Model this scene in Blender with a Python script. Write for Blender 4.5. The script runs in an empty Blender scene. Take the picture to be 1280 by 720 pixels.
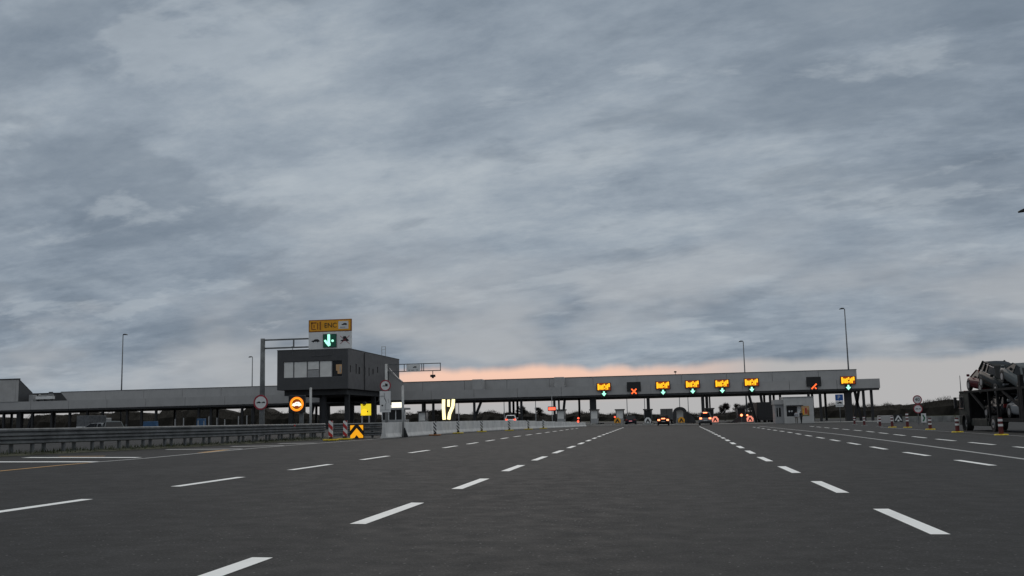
import bpy, math, random
from mathutils import Matrix, Vector
R = math.radians
random.seed(7)
sc = bpy.context.scene
col = sc.collection

# ------------------------------------------------------------------ camera
cam_d = bpy.data.cameras.new('camera')
cam = bpy.data.objects.new('camera', cam_d)
col.objects.link(cam)
cam_d.sensor_width = 36.0
cam_d.lens = 36.0 * 1250.0 / 1280.0
cam_d.clip_start = 0.1
cam_d.clip_end = 6000.0
cam.matrix_world = (Matrix.Translation((0, 0, 1.27)) @ Matrix.Rotation(R(8.317), 4, 'Z')
                    @ Matrix.Rotation(R(90 + 7.528), 4, 'X') @ Matrix.Rotation(R(-1.289), 4, 'Z'))
sc.camera = cam
sc.view_settings.view_transform = 'Standard'
sc.view_settings.look = 'None'
sc.view_settings.gamma = 1.0
sc.view_settings.exposure = 0.0
sc.view_settings.use_curve_mapping = False

# ------------------------------------------------------------------ sky
SUN_AZ, SUN_EL = -9.0, 4.0            # degrees right of the road axis, above the horizon
world = bpy.data.worlds.new('World')
sc.world = world
world.use_nodes = True
wn, wl = world.node_tree.nodes, world.node_tree.links
wn.clear()


class G:
    """small helper to chain shader maths"""
    def __init__(s, tree):
        s.n, s.l = tree.nodes, tree.links

    def put(s, sock, v):
        if isinstance(v, (int, float)):
            sock.default_value = v
        elif isinstance(v, tuple):
            sock.default_value = v if len(sock.default_value) == len(v) else v + (1,)
        else:
            s.l.new(v, sock)

    def m(s, op, a, b=0.0, c=0.0, clamp=False):
        k = s.n.new('ShaderNodeMath')
        k.operation = op
        k.use_clamp = clamp
        for i, v in enumerate((a, b, c)):
            s.put(k.inputs[i], v)
        return k.outputs[0]

    def smooth(s, v, lo, hi, a=0.0, b=1.0):
        k = s.n.new('ShaderNodeMapRange')
        k.interpolation_type = 'SMOOTHSTEP'
        for i, q in enumerate((v, lo, hi, a, b)):
            s.put(k.inputs[i], q)
        return k.outputs[0]

    def xyz(s, x, y, z):
        k = s.n.new('ShaderNodeCombineXYZ')
        for i, v in enumerate((x, y, z)):
            s.put(k.inputs[i], v)
        return k.outputs[0]

    def sep(s, v):
        k = s.n.new('ShaderNodeSeparateXYZ')
        s.l.new(v, k.inputs[0])
        return k.outputs

    def noise(s, vec, scale, detail=4.0, rough=0.5, dist=0.0):
        k = s.n.new('ShaderNodeTexNoise')
        s.l.new(vec, k.inputs['Vector'])
        k.inputs['Scale'].default_value = scale
        k.inputs['Detail'].default_value = detail
        k.inputs['Roughness'].default_value = rough
        k.inputs['Distortion'].default_value = dist
        return k.outputs['Fac']

    def mix(s, f, a, b, blend='MIX'):
        k = s.n.new('ShaderNodeMix')
        k.data_type = 'RGBA'
        k.blend_type = blend
        s.put(k.inputs[0], f)
        s.put(k.inputs[6], a)
        s.put(k.inputs[7], b)
        return k.outputs[2]

    def ramp(s, f, stops):
        k = s.n.new('ShaderNodeValToRGB')
        e = k.color_ramp.elements
        e[0].position, e[0].color = stops[0][0], stops[0][1] + (1,)
        e[1].position, e[1].color = stops[-1][0], stops[-1][1] + (1,)
        for p, c in stops[1:-1]:
            q = e.new(p)
            q.color = c + (1,)
        s.put(k.inputs[0], f)
        return k.outputs[0]


g = G(world.node_tree)
tc = wn.new('ShaderNodeTexCoord')
dx, dy, dz = g.sep(tc.outputs['Generated'])
sky = wn.new('ShaderNodeTexSky')
sky.sky_type = 'NISHITA'
sky.sun_disc = False
sky.sun_elevation = R(SUN_EL)
sky.sun_rotation = R(SUN_AZ)
sky.air_density = 1.5
sky.dust_density = 3.0
zc = g.m('ADD', g.m('MAXIMUM', dz, 0.0), 0.22)
px_, py_ = g.m('DIVIDE', dx, zc), g.m('DIVIDE', dy, zc)
P = g.xyz(g.m('ADD', px_, 75.5), g.m('ADD', py_, 5.2), 0.0)
P2 = g.xyz(g.m('MULTIPLY', px_, 0.85), g.m('ADD', g.m('MULTIPLY', py_, 1.25), g.m('MULTIPLY', px_, 0.28)), 27.3)
big = g.noise(P, 0.75, 2.0, 0.5, 0.4)
midn = g.noise(P2, 2.1, 5.0, 0.55, 0.35)
P3 = g.xyz(g.m('MULTIPLY', px_, 1.0), g.m('ADD', g.m('MULTIPLY', py_, 1.5), g.m('MULTIPLY', px_, 0.16)), 9.3)
fine = g.noise(P3, 5.0, 9.0, 0.68, 0.1)
puff = g.m('SUBTRACT', 1.0, g.m('ABSOLUTE', g.m('SUBTRACT', g.m('MULTIPLY', g.noise(P3, 3.2, 5.0, 0.5, 0.3), 2.0), 1.0)))
val = g.m('ADD', g.m('ADD', g.m('MULTIPLY', big, 0.42), g.m('MULTIPLY', midn, 0.28)), g.m('MULTIPLY', fine, 0.30))
cloud = g.ramp(val, [(0.36, (0.140, 0.178, 0.225)), (0.46, (0.225, 0.273, 0.332)),
                     (0.55, (0.308, 0.360, 0.418)), (0.65, (0.420, 0.468, 0.512))])
# lower scud: darker rolls with firmer edges, and paler breaks between them
scud = g.m('MULTIPLY', g.smooth(g.noise(P2, 1.5, 6.0, 0.6, 0.25), 0.50, 0.58), g.smooth(puff, 0.55, 0.95, 0.35, 1.0))
cloud = g.mix(g.m('MULTIPLY', scud, 0.38), cloud, (0.140, 0.180, 0.232))
brk = g.smooth(g.noise(P3, 2.6, 6.0, 0.6, 0.2), 0.56, 0.66)
cloud = g.mix(g.m('MULTIPLY', brk, 0.40), cloud, (0.45, 0.50, 0.545))
# the deck ends a few degrees above the horizon; below it the evening sky shows through haze
az = g.xyz(dx, dy, 0.0)
azs = g.xyz(dx, dy, g.m('MULTIPLY', dz, 2.5))
edge_n = g.noise(az, 6.0, 5.0, 0.6, 0.2)
edge_b = g.noise(az, 2.0, 1.0, 0.5)
edge = g.m('ADD', g.m('ADD', g.smooth(dx, 0.15, 0.50, 0.0, 0.014), g.smooth(dx, -0.50, -0.22, 0.028, 0.048)), g.m('ADD', g.m('MULTIPLY', g.m('SUBTRACT', edge_n, 0.5), 0.040),
                             g.m('MULTIPLY', g.m('SUBTRACT', edge_b, 0.5), 0.03)))
cover = g.smooth(g.m('SUBTRACT', dz, edge), -0.002, 0.008)
sa = R(SUN_AZ)
dot = g.m('ADD', g.m('MULTIPLY', dx, math.sin(sa)), g.m('MULTIPLY', dy, math.cos(sa)))
near_sun = g.smooth(dot, math.cos(R(16)), math.cos(R(4)))
clear = g.mix(1.0, sky.outputs[0], (0.10, 0.10, 0.10), 'MULTIPLY')
clear = g.mix(0.06, (0.80, 0.57, 0.485), clear)
haze_col = (0.45, 0.45, 0.452)
warm = g.m('MULTIPLY', near_sun, g.smooth(dz, 0.014, 0.034))
gap = g.mix(g.m('ADD', 0.02, g.m('MULTIPLY', warm, 0.85)), haze_col, clear)
under = g.m('MULTIPLY', g.smooth(dz, 0.05, 0.24, 0.75, 0.0), g.smooth(g.noise(azs, 4.0, 4.0, 0.55), 0.42, 0.62))
cloud2 = g.mix(under, cloud, (0.46, 0.475, 0.49))
skycol = g.mix(cover, gap, cloud2)
# an overcast deck is thinner to look through overhead than towards the horizon
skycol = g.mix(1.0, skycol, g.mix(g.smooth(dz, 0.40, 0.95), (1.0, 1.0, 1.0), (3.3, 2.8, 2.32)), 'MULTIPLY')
bg = wn.new('ShaderNodeBackground')
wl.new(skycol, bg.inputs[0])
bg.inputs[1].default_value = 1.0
wo = wn.new('ShaderNodeOutputWorld')
wl.new(bg.outputs[0], wo.inputs[0])

# ------------------------------------------------------------------ sun (veiled by the cloud deck)
sun_d = bpy.data.lights.new('sun', 'SUN')
sun_d.energy = 0.3
sun_d.angle = R(25)
sun_d.color = (1.0, 0.88, 0.78)
sun = bpy.data.objects.new('sun', sun_d)
col.objects.link(sun)
sv = Vector((math.sin(sa) * math.cos(R(18)), math.cos(sa) * math.cos(R(18)), math.sin(R(18))))
sun.rotation_euler = sv.to_track_quat('Z', 'Y').to_euler()
sun.location = (0, 60, 80)


# ------------------------------------------------------------------ materials
MATS = {}


def mat(name, c, rough=0.6, metal=0.0, var=0.15, scale=3.0, bump=0.0, bscale=20.0, spec=0.5,
        emit=None, es=0.0, streak=0.0, coat=0.0):
    if name in MATS:
        return MATS[name]
    m = bpy.data.materials.new(name)
    m.use_nodes = True
    t = m.node_tree
    b = t.nodes['Principled BSDF']
    q = G(t)
    tcn = t.nodes.new('ShaderNodeTexCoord')
    o = tcn.outputs['Object']
    if var > 0:
        n1 = q.noise(o, scale, 6.0, 0.6)
        f = q.smooth(n1, 0.3, 0.7)
        lo = tuple(max(0, x * (1 - var)) for x in c)
        hi = tuple(min(1, x * (1 + var)) for x in c)
        cc = q.mix(f, lo, hi)
        if streak > 0:
            x, y, z = q.sep(o)
            sn = q.noise(q.xyz(q.m('MULTIPLY', x, 3.0), q.m('MULTIPLY', y, 3.0), q.m('MULTIPLY', z, 0.35)), 1.6, 4.0, 0.6)
            cc = q.mix(q.m('MULTIPLY', q.smooth(sn, 0.5, 0.75), streak), cc, tuple(x * 0.35 for x in c))
        t.links.new(cc, b.inputs['Base Color'])
        rn = q.noise(o, scale * 2.3, 3.0, 0.5)
        q.put(b.inputs['Roughness'], q.smooth(rn, 0.2, 0.8, max(0.02, rough - 0.08), min(1, rough + 0.08)))
    else:
        b.inputs['Base Color'].default_value = c + (1,)
        b.inputs['Roughness'].default_value = rough
    b.inputs['Metallic'].default_value = metal
    b.inputs['Specular IOR Level'].default_value = spec
    if coat:
        b.inputs['Coat Weight'].default_value = coat
        b.inputs['Coat Roughness'].default_value = 0.12
    if bump > 0:
        bn = q.noise(o, bscale, 5.0, 0.6)
        bp = t.nodes.new('ShaderNodeBump')
        bp.inputs['Strength'].default_value = bump
        bp.inputs['Distance'].default_value = 0.02
        t.links.new(bn, bp.inputs['Height'])
        t.links.new(bp.outputs[0], b.inputs['Normal'])
    if emit:
        b.inputs['Emission Color'].default_value = emit + (1,)
        b.inputs['Emission Strength'].default_value = es
    MATS[name] = m
    return m


def asphalt_mat():
    m = bpy.data.materials.new('asphalt')
    m.use_nodes = True
    t = m.node_tree
    b = t.nodes['Principled BSDF']
    q = G(t)
    o = t.nodes.new('ShaderNodeTexCoord').outputs['Object']
    x, y, z = q.sep(o)
    broad = q.noise(q.xyz(x, q.m('MULTIPLY', y, 0.25), 0.0), 0.35, 5.0, 0.55)
    fine = q.noise(o, 38.0, 3.0, 0.6)
    mid = q.noise(o, 2.2, 5.0, 0.65)
    c = q.mix(q.smooth(broad, 0.3, 0.7), (0.030, 0.030, 0.0303), (0.037, 0.037, 0.0373))
    tracks = q.noise(q.xyz(q.m('MULTIPLY', x, 0.9), q.m('MULTIPLY', y, 0.012), 3.0), 1.0, 3.0, 0.6)
    c = q.mix(q.m('MULTIPLY', q.smooth(tracks, 0.5, 0.68), 0.35), c, (0.026, 0.026, 0.0265))
    c = q.mix(q.m('MULTIPLY', q.smooth(mid, 0.42, 0.68), 0.12), c, (0.028, 0.028, 0.028))
    c = q.mix(q.m('MULTIPLY', q.smooth(fine, 0.52, 0.72), 0.6), c, (0.090, 0.090, 0.090))
    vo = t.nodes.new('ShaderNodeTexVoronoi')
    t.links.new(o, vo.inputs['Vector'])
    vo.inputs['Scale'].default_value = 17.0
    chip = q.m('MULTIPLY', q.smooth(vo.outputs['Distance'], 0.24, 0.14), q.smooth(q.sep(vo.outputs['Color'])[0], 0.86, 0.90))
    c = q.mix(chip, c, (0.15, 0.15, 0.148))
    t.links.new(c, b.inputs['Base Color'])
    q.put(b.inputs['Roughness'], q.smooth(mid, 0.2, 0.8, 0.72, 0.9))
    b.inputs['Specular IOR Level'].default_value = 0.12
    bp = t.nodes.new('ShaderNodeBump')
    bp.inputs['Strength'].default_value = 0.6
    bp.inputs['Distance'].default_value = 0.008
    t.links.new(fine, bp.inputs['Height'])
    t.links.new(bp.outputs[0], b.inputs['Normal'])
    return m


def paint_mat(name, c, wear):
    m = bpy.data.materials.new(name)
    m.use_nodes = True
    t = m.node_tree
    b = t.nodes['Principled BSDF']
    q = G(t)
    o = t.nodes.new('ShaderNodeTexCoord').outputs['Object']
    n = q.noise(o, 9.0, 6.0, 0.7)
    n2 = q.noise(o, 45.0, 3.0, 0.6)
    w = q.m('ADD', q.m('MULTIPLY', n, 0.6), q.m('MULTIPLY', n2, 0.4))
    cc = q.mix(q.smooth(w, 0.62 - wear, 0.86 - wear), c, tuple(x * 0.25 + 0.03 for x in c))
    cc = q.mix(q.m('MULTIPLY', q.smooth(q.noise(o, 1.3, 3.0), 0.45, 0.7), 0.25), cc, tuple(x * 0.6 for x in c))
    t.links.new(cc, b.inputs['Base Color'])
    b.inputs['Roughness'].default_value = 0.65
    return m


M = dict(
    asphalt=asphalt_mat(),
    line=paint_mat('white_road_paint', (0.88, 0.88, 0.86), 0.035),
    line_worn=paint_mat('worn_white_road_paint', (0.42, 0.42, 0.41), 0.16),
    line_yellow=paint_mat('worn_yellow_road_paint', (0.50, 0.27, 0.07), 0.14),
    ground=mat('field', (0.045, 0.05, 0.028), 0.95, var=0.4, scale=0.08, spec=0.1),
    verge=mat('verge_soil', (0.075, 0.075, 0.055), 0.95, var=0.5, scale=1.5, bump=0.6, bscale=8, spec=0.1),
    grass=mat('dry_grass', (0.07, 0.08, 0.045), 0.9, var=0.4, scale=1.0, spec=0.1),
    steel=mat('galvanised_steel', (0.145, 0.15, 0.152), 0.65, 0.2, var=0.3, scale=2.0, streak=0.35),
    steel_dark=mat('weathered_steel', (0.13, 0.135, 0.14), 0.6, 0.4, var=0.3, scale=2.5, streak=0.3),
    pole=mat('pale_pole', (0.42, 0.42, 0.41), 0.5, 0.2, var=0.12, scale=2.0),
    concrete=mat('barrier_concrete', (0.66, 0.65, 0.63), 0.9, var=0.12, scale=1.2, bump=0.25, bscale=14, streak=0.2),
    kerb=mat('island_concrete', (0.22, 0.22, 0.21), 0.9, var=0.25, scale=1.5, streak=0.3),
    fascia=mat('grey_fascia', (0.385, 0.378, 0.372), 0.55, 0.0, var=0.06, scale=0.5, streak=0.12),
    fascia2=mat('grey_fascia_upper', (0.42, 0.412, 0.405), 0.55, 0.0, var=0.06, scale=0.5, streak=0.14),
    fascia_pale=mat('pale_fascia', (0.42, 0.41, 0.40), 0.6, var=0.08, scale=0.6, streak=0.15),
    coping=mat('dark_coping', (0.05, 0.05, 0.052), 0.5, 0.2, var=0.1),
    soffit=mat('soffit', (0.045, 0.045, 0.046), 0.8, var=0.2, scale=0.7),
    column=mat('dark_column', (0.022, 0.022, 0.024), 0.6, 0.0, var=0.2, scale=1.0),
    control=mat('charcoal_cladding', (0.062, 0.062, 0.064), 0.6, 0.0, var=0.08, scale=0.6, streak=0.12),
    control_side=mat('brown_grey_cladding', (0.098, 0.093, 0.093), 0.6, 0.0, var=0.08, scale=0.6, streak=0.12),
    blind=mat('window_blind', (0.74, 0.73, 0.70), 0.35, var=0.07, scale=0.8),
    glass=mat('dark_glass', (0.018, 0.02, 0.022), 0.15, var=0.0, spec=0.18),
    carglass=mat('car_glass', (0.012, 0.014, 0.016), 0.2, var=0.0, spec=0.0, coat=0.22),
    frame=mat('window_frame', (0.10, 0.10, 0.105), 0.5, var=0.1),
    white=mat('white_panel', (0.74, 0.74, 0.73), 0.5, var=0.08, scale=1.2, streak=0.12),
    kioskwall=mat('kiosk_wall', (0.52, 0.51, 0.49), 0.6, var=0.08, scale=1.2, streak=0.15),
    grey_panel=mat('grey_panel', (0.33, 0.33, 0.33), 0.5, var=0.1, scale=1.2, streak=0.12),
    black=mat('black_plastic', (0.012, 0.012, 0.013), 0.5, var=0.2),
    ink=mat('black_print', (0.015, 0.015, 0.015), 0.6, var=0.1),
    red=mat('red_sign', (0.33, 0.025, 0.04), 0.5, var=0.1),
    redstripe=mat('red_stripe', (0.45, 0.03, 0.025), 0.5, var=0.12),
    darkred=mat('dark_red_plastic', (0.11, 0.012, 0.012), 0.55, var=0.2),
    signyellow=mat('yellow_sign', (0.85, 0.38, 0.014), 0.55, var=0.12, scale=1.5),
    signorange=mat('brown_orange_sign', (0.30, 0.10, 0.01), 0.55, var=0.12),
    rubber_yellow=mat('yellow_rubber', (0.68, 0.50, 0.03), 0.7, var=0.25, scale=6),
    blue=mat('blue_sign', (0.02, 0.10, 0.36), 0.5, var=0.1),
    blueplastic=mat('blue_plastic', (0.03, 0.09, 0.19), 0.6, var=0.2),
    signgreen=mat('green_marker', (0.04, 0.16, 0.08), 0.5, var=0.1),
    twig=mat('bare_wood', (0.030, 0.027, 0.023), 0.95, var=0.4, scale=0.12, spec=0.1),
    bark=mat('bark', (0.05, 0.045, 0.04), 0.95, var=0.3, scale=2.0, spec=0.1),
    tyre=mat('tyre', (0.012, 0.012, 0.012), 0.85, var=0.2),
    rim=mat('alloy_rim', (0.35, 0.35, 0.36), 0.35, 0.6, var=0.1),
    truckpaint=mat('black_green_paint', (0.012, 0.016, 0.013), 0.6, spec=0.2, var=0.2, scale=1.5),
    frame_dark=mat('dark_deck_steel', (0.014, 0.014, 0.015), 0.8, 0.0, spec=0.15, var=0.25),
    chrome=mat('chrome_trim', (0.75, 0.75, 0.75), 0.2, 0.9, var=0.05),
    skin=mat('skin', (0.36, 0.22, 0.16), 0.6, var=0.08),
    plate=mat('licence_plate', (0.65, 0.65, 0.62), 0.5, var=0.05),
    amber=mat('amber_led', (0.1, 0.05, 0.0), 0.5, var=0.0, emit=(1.0, 0.50, 0.015), es=1.4),
    amber_glow=mat('amber_led_glow', (0.1, 0.03, 0.0), 0.5, var=0.0, emit=(1.0, 0.12, 0.0), es=0.22),
    orange=mat('orange_led', (0.1, 0.03, 0.0), 0.5, var=0.0, emit=(1.0, 0.25, 0.015), es=1.35),
    whitelamp=mat('white_led', (0.5, 0.5, 0.5), 0.5, var=0.0, emit=(1.0, 0.94, 0.74), es=1.25),
    tubelamp=mat('cream_light_tube', (0.5, 0.5, 0.4), 0.5, var=0.0, emit=(1.0, 0.86, 0.42), es=1.7),
    green=mat('green_led', (0.0, 0.1, 0.05), 0.5, var=0.0, emit=(0.38, 1.0, 0.72), es=1.5),
    greenglow=mat('green_led_screen', (0.002, 0.02, 0.014), 0.4, var=0.0, emit=(0.0, 0.25, 0.15), es=0.10),
    redlamp=mat('red_lamp', (0.2, 0.02, 0.0), 0.4, var=0.0, emit=(1.0, 0.10, 0.05), es=2.2),
    brake=mat('brake_lamp', (0.3, 0.02, 0.0), 0.4, var=0.0, emit=(1.0, 0.24, 0.10), es=4.0),
    redled=mat('red_led', (0.2, 0.02, 0.0), 0.4, var=0.0, emit=(1.0, 0.13, 0.03), es=1.8),
    chevlamp=mat('lit_yellow_film', (0.75, 0.33, 0.01), 0.4, var=0.0, emit=(1.0, 0.42, 0.01), es=0.75),
    yellowlamp=mat('lit_lime_film', (0.7, 0.6, 0.02), 0.4, var=0.0, emit=(0.95, 0.72, 0.02), es=0.65),
    warmroom=mat('lit_room', (0.25, 0.17, 0.1), 0.6, var=0.3, scale=1.2, emit=(1.0, 0.62, 0.30), es=0.08),
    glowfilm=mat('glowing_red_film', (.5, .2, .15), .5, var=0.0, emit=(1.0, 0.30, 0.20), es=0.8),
    taillight=mat('tail_light_off', (0.20, 0.012, 0.012), 0.25, var=0.0),
    headlight=mat('headlight_glass', (0.35, 0.36, 0.38), 0.15, var=0.0),
)
PAINT = {}


def paint(name, c, rough=0.3):
    return mat('car_paint_' + name, c, max(rough, 0.38), 0.0, var=0.05, scale=1.0, coat=0.22, spec=0.0)


# ------------------------------------------------------------------ mesh helpers
class MB:
    def __init__(s):
        s.v, s.f = [], []

    def add(s, vs, fs):
        o = len(s.v)
        s.v += [tuple(p) for p in vs]
        s.f += [tuple(i + o for i in f) for f in fs]
        return s

    def box(s, x0, x1, y0, y1, z0, z1):
        return s.add([(x0, y0, z0), (x1, y0, z0), (x1, y1, z0), (x0, y1, z0),
                      (x0, y0, z1), (x1, y0, z1), (x1, y1, z1), (x0, y1, z1)],
                     [(0, 3, 2, 1), (4, 5, 6, 7), (0, 1, 5, 4), (1, 2, 6, 5), (2, 3, 7, 6), (3, 0, 4, 7)])

    def tube(s, p0, p1, r0, r1=None, n=8, cap=True):
        r1 = r0 if r1 is None else r1
        p0, p1 = Vector(p0), Vector(p1)
        d = (p1 - p0).normalized()
        a = d.orthogonal().normalized()
        b = d.cross(a)
        vs = []
        for p, r in ((p0, r0), (p1, r1)):
            for i in range(n):
                t = 2 * math.pi * (i + 0.5) / n
                vs.append(p + a * (r * math.cos(t)) + b * (r * math.sin(t)))
        fs = [(i, (i + 1) % n, n + (i + 1) % n, n + i) for i in range(n)]
        if cap:
            fs += [tuple(range(n - 1, -1, -1)), tuple(range(n, 2 * n))]
        return s.add(vs, fs)

    def bar(s, p0, p1, w, h):
        """square bar between two points"""
        p0, p1 = Vector(p0), Vector(p1)
        d = (p1 - p0).normalized()
        up = Vector((0, 0, 1)) if abs(d.z) < 0.95 else Vector((0, 1, 0))
        a = d.cross(up).normalized()
        b = a.cross(d)
        vs = []
        for p in (p0, p1):
            for sx, sy in ((-1, -1), (1, -1), (1, 1), (-1, 1)):
                vs.append(p + a * (sx * w / 2) + b * (sy * h / 2))
        return s.add(vs, [(0, 1, 2, 3), (7, 6, 5, 4), (0, 4, 5, 1), (1, 5, 6, 2), (2, 6, 7, 3), (3, 7, 4, 0)])

    def prism(s, poly, axis, a, b):
        """polygon (two coordinates) extruded along axis from a to b"""
        def mk(p, q):
            return {'x': (q, p[0], p[1]), 'y': (p[0], q, p[1]), 'z': (p[0], p[1], q)}[axis]
        n = len(poly)
        vs = [mk(p, a) for p in poly] + [mk(p, b) for p in poly]
        fs = [tuple(range(n)), tuple(range(2 * n - 1, n - 1, -1))]
        fs += [(i, n + i, n + (i + 1) % n, (i + 1) % n) for i in range(n)]
        return s.add(vs, fs)

    def sweep(s, path, prof):
        """closed profile (outward, up) carried along a ground path"""
        n = len(prof)
        vs = []
        for i, p in enumerate(path):
            q0, q1 = Vector(path[max(0, i - 1)]), Vector(path[min(len(path) - 1, i + 1)])
            d = (q1 - q0)
            d.z = 0
            d.normalize()
            nrm = Vector((d.y, -d.x, 0))
            for o, z in prof:
                vs.append(Vector(p) + nrm * o + Vector((0, 0, z)))
        fs = []
        for i in range(len(path) - 1):
            for j in range(n):
                k = (j + 1) % n
                fs.append((i * n + j, i * n + k, (i + 1) * n + k, (i + 1) * n + j))
        fs += [tuple(range(n)), tuple(range(len(path) * n - 1, (len(path) - 1) * n - 1, -1))]
        return s.add(vs, fs)

    def disc(s, c, r, t, n=20):
        """flat disc facing -Y, thickness t"""
        return s.tube((c[0], c[1], c[2]), (c[0], c[1] + t, c[2]), r, r, n)

    def ring(s, c, r0, r1, t, n=24):
        vs, fs = [], []
        for i in range(n):
            a = 2 * math.pi * i / n
            ca, sa_ = math.cos(a), math.sin(a)
            for rr, yy in ((r0, 0), (r1, 0), (r1, t), (r0, t)):
                vs.append((c[0] + rr * ca, c[1] + yy, c[2] + rr * sa_))
        for i in range(n):
            j = (i + 1) % n
            for k in range(4):
                l = (k + 1) % 4
                fs.append((i * 4 + k, j * 4 + k, j * 4 + l, i * 4 + l))
        return s.add(vs, fs)

    def build(s, name, m, parent=None, loc=(0, 0, 0), bevel=0.0, smooth=False):
        me = bpy.data.meshes.new(name)
        me.from_pydata(s.v, [], s.f)
        me.materials.append(M[m] if isinstance(m, str) else m)
        if smooth:
            for p in me.polygons:
                p.use_smooth = True
        me.update()
        import bmesh
        bm = bmesh.new()
        bm.from_mesh(me)
        bmesh.ops.recalc_face_normals(bm, faces=bm.faces)
        bm.to_mesh(me)
        bm.free()
        o = bpy.data.objects.new(name, me)
        col.objects.link(o)
        o.location = loc
        if parent:
            o.parent = parent
        if bevel:
            b = o.modifiers.new('bevel', 'BEVEL')
            b.width = bevel
            b.segments = 2
            b.limit_method = 'ANGLE'
        return o


def thing(name, label, cat, loc=(0, 0, 0), rz=0.0, group=None):
    o = bpy.data.objects.new(name, None)
    o.empty_display_size = 0.3
    col.objects.link(o)
    o.location = loc
    o.rotation_euler = (0, 0, rz)
    return tag(o, label, cat, group)


def tag(o, label, cat, group=None, kind=None):
    o['label'] = label
    o['category'] = cat
    if group:
        o['group'] = group
    if kind:
        o['kind'] = kind
    return o


def share(o, parent, loc, name=None):
    c = o.copy()
    if name:
        c.name = name
    col.objects.link(c)
    c.parent = parent
    c.location = loc
    return c


def copy_tree(o, parent=None):
    c = o.copy()
    col.objects.link(c)
    c.parent = parent
    for ch in list(o.children):
        copy_tree(ch, c)
    return c


def text(name, body, size, loc, m, parent, extrude=0.006):
    cu = bpy.data.curves.new(name, 'FONT')
    cu.body = body
    cu.size = size
    cu.extrude = extrude
    cu.align_x = 'CENTER'
    cu.align_y = 'CENTER'
    cu.materials.append(M[m])
    tmp = bpy.data.objects.new(name, cu)
    col.objects.link(tmp)
    me = bpy.data.meshes.new_from_object(tmp.evaluated_get(bpy.context.evaluated_depsgraph_get()))
    bpy.data.objects.remove(tmp)
    o = bpy.data.objects.new(name, me)
    col.objects.link(o)
    o.parent = parent
    o.location = loc
    o.rotation_euler = (R(90), 0, 0)
    return o


def gz(x):
    """cross fall of the carriageway: it climbs gently to the left of the lane"""
    return 0.018 * min(-x, 30.0) if x < 0 else -0.005 * min(x, 45.0)


def lerp_path(pts, y):
    if y <= pts[0][0]:
        (y0, x0), (y1, x1) = pts[0], pts[1]
        return x0 + (x1 - x0) * (y - y0) / (y1 - y0) * 0.6
    for (y0, x0), (y1, x1) in zip(pts, pts[1:]):
        if y <= y1:
            return x0 + (x1 - x0) * (y - y0) / (y1 - y0)
    return pts[-1][1]


# ================================================================== SETTING
def sheet(name, xs, ys, dz, m):
    vs, fs = [], []
    for y in ys:
        for x in xs:
            vs.append((x, y, gz(x) + dz))
    n = len(xs)
    for j in range(len(ys) - 1):
        for i in range(n - 1):
            a = j * n + i
            fs.append((a, a + 1, a + n + 1, a + n))
    o = MB().add(vs, fs).build(name, m)
    o['kind'] = 'structure'
    return o


XS = [-30, -24, -18, -12, -6, 0, 6, 12, 18, 24, 30, 45]
ground = sheet('ground', [-2500, -800, -300] + XS + [120, 400, 900, 2500], [-300, 0, 100, 200, 300, 500, 900, 1600, 3500], -0.03, 'ground')
ground['label'] = 'dark field beyond the toll plaza'
asphalt = sheet('road', [-170, -90, -45] + XS + [60], [-30, 0, 20, 60, 120, 200, 290], 0.0, 'asphalt')
asphalt['label'] = 'wide dark grey asphalt apron in front of the toll plaza'


def strip(name, m, pts, w, dz=0.004):
    """painted line along [(x, y), ...], a thin film just above the asphalt"""
    vs, fs = [], []
    for i, (x, y) in enumerate(pts):
        a, b = pts[max(0, i - 1)], pts[min(len(pts) - 1, i + 1)]
        d = Vector((b[0] - a[0], b[1] - a[1]))
        d.normalize()
        n = Vector((d.y, -d.x)) * w / 2
        for s_ in (-1, 1):
            xx, yy = x + s_ * n.x, y + s_ * n.y
            vs.append((xx, yy, gz(xx) + dz))
    for i in range(len(pts) - 1):
        fs.append((2 * i, 2 * i + 1, 2 * i + 3, 2 * i + 2))
    o = MB().add(vs, fs).build(name, m, asphalt)
    return o


LINES = [  # path (y, x), first dash start, period, dash length, last y
    ([(0, -9.15), (40, -9.2), (65, -9.75), (110, -9.75)], 6.1, 6.0, 3.05, 118),
    ([(0, -3.68), (18, -3.7), (30, -3.82), (46, -3.93), (64, -4.15), (90, -4.43), (125, -4.75)], 5.95, 5.98, 3.05, 122),
    ([(0, 2.8), (20, 2.84), (32, 2.89), (46, 3.13), (58, 3.38), (72, 3.62), (90, 3.94), (128, 4.5)], 5.4, 5.83, 2.95, 126),
    ([(0, 7.5), (25, 7.63), (36, 7.68), (47, 8.05), (60, 8.5), (76, 9.0), (110, 9.6)], 19.3, 5.93, 3.0, 112),
    ([(20, 11.7), (41, 12.4), (51, 12.8), (61, 13.4), (75, 14.3), (115, 15.6)], 28.5, 6.05, 3.6, 112),
    ([(60, -14.9), (90, -13.2), (125, -9.8)], 300, 6.0, 3.0, 0),
]
for pts, y0, per, ln, yl in LINES:
    y = y0
    while y < yl:
        a, b = lerp_path(pts, y), lerp_path(pts, y + ln)
        strip('lane_dash', 'line', [(a, y), ((a + b) / 2, y + ln / 2), (b, y + ln)], 0.2)
        y += per
e = [(28, 9.35), (42, 9.98), (65, 10.8), (91, 10.9), (125, 11.0)]
strip('solid_line', 'line_worn', [(lerp_path(e, y), y) for y in range(8, 122, 4)], 0.17)
strip('edge_line', 'line_worn', [(17.6 + 1.6 * (y - 50) / 45, y) for y in range(34, 100, 6)], 0.12)
yl = [(10, -15.6), (23, -16.35), (27, -16.8), (32, -16.75), (40, -17.5), (52, -17.6), (62, -17.2)]
strip('edge_line', 'line_yellow', [(lerp_path(yl, y), y) for y in (9, 14, 18, 22, 26, 27.8)], 0.16)
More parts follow.
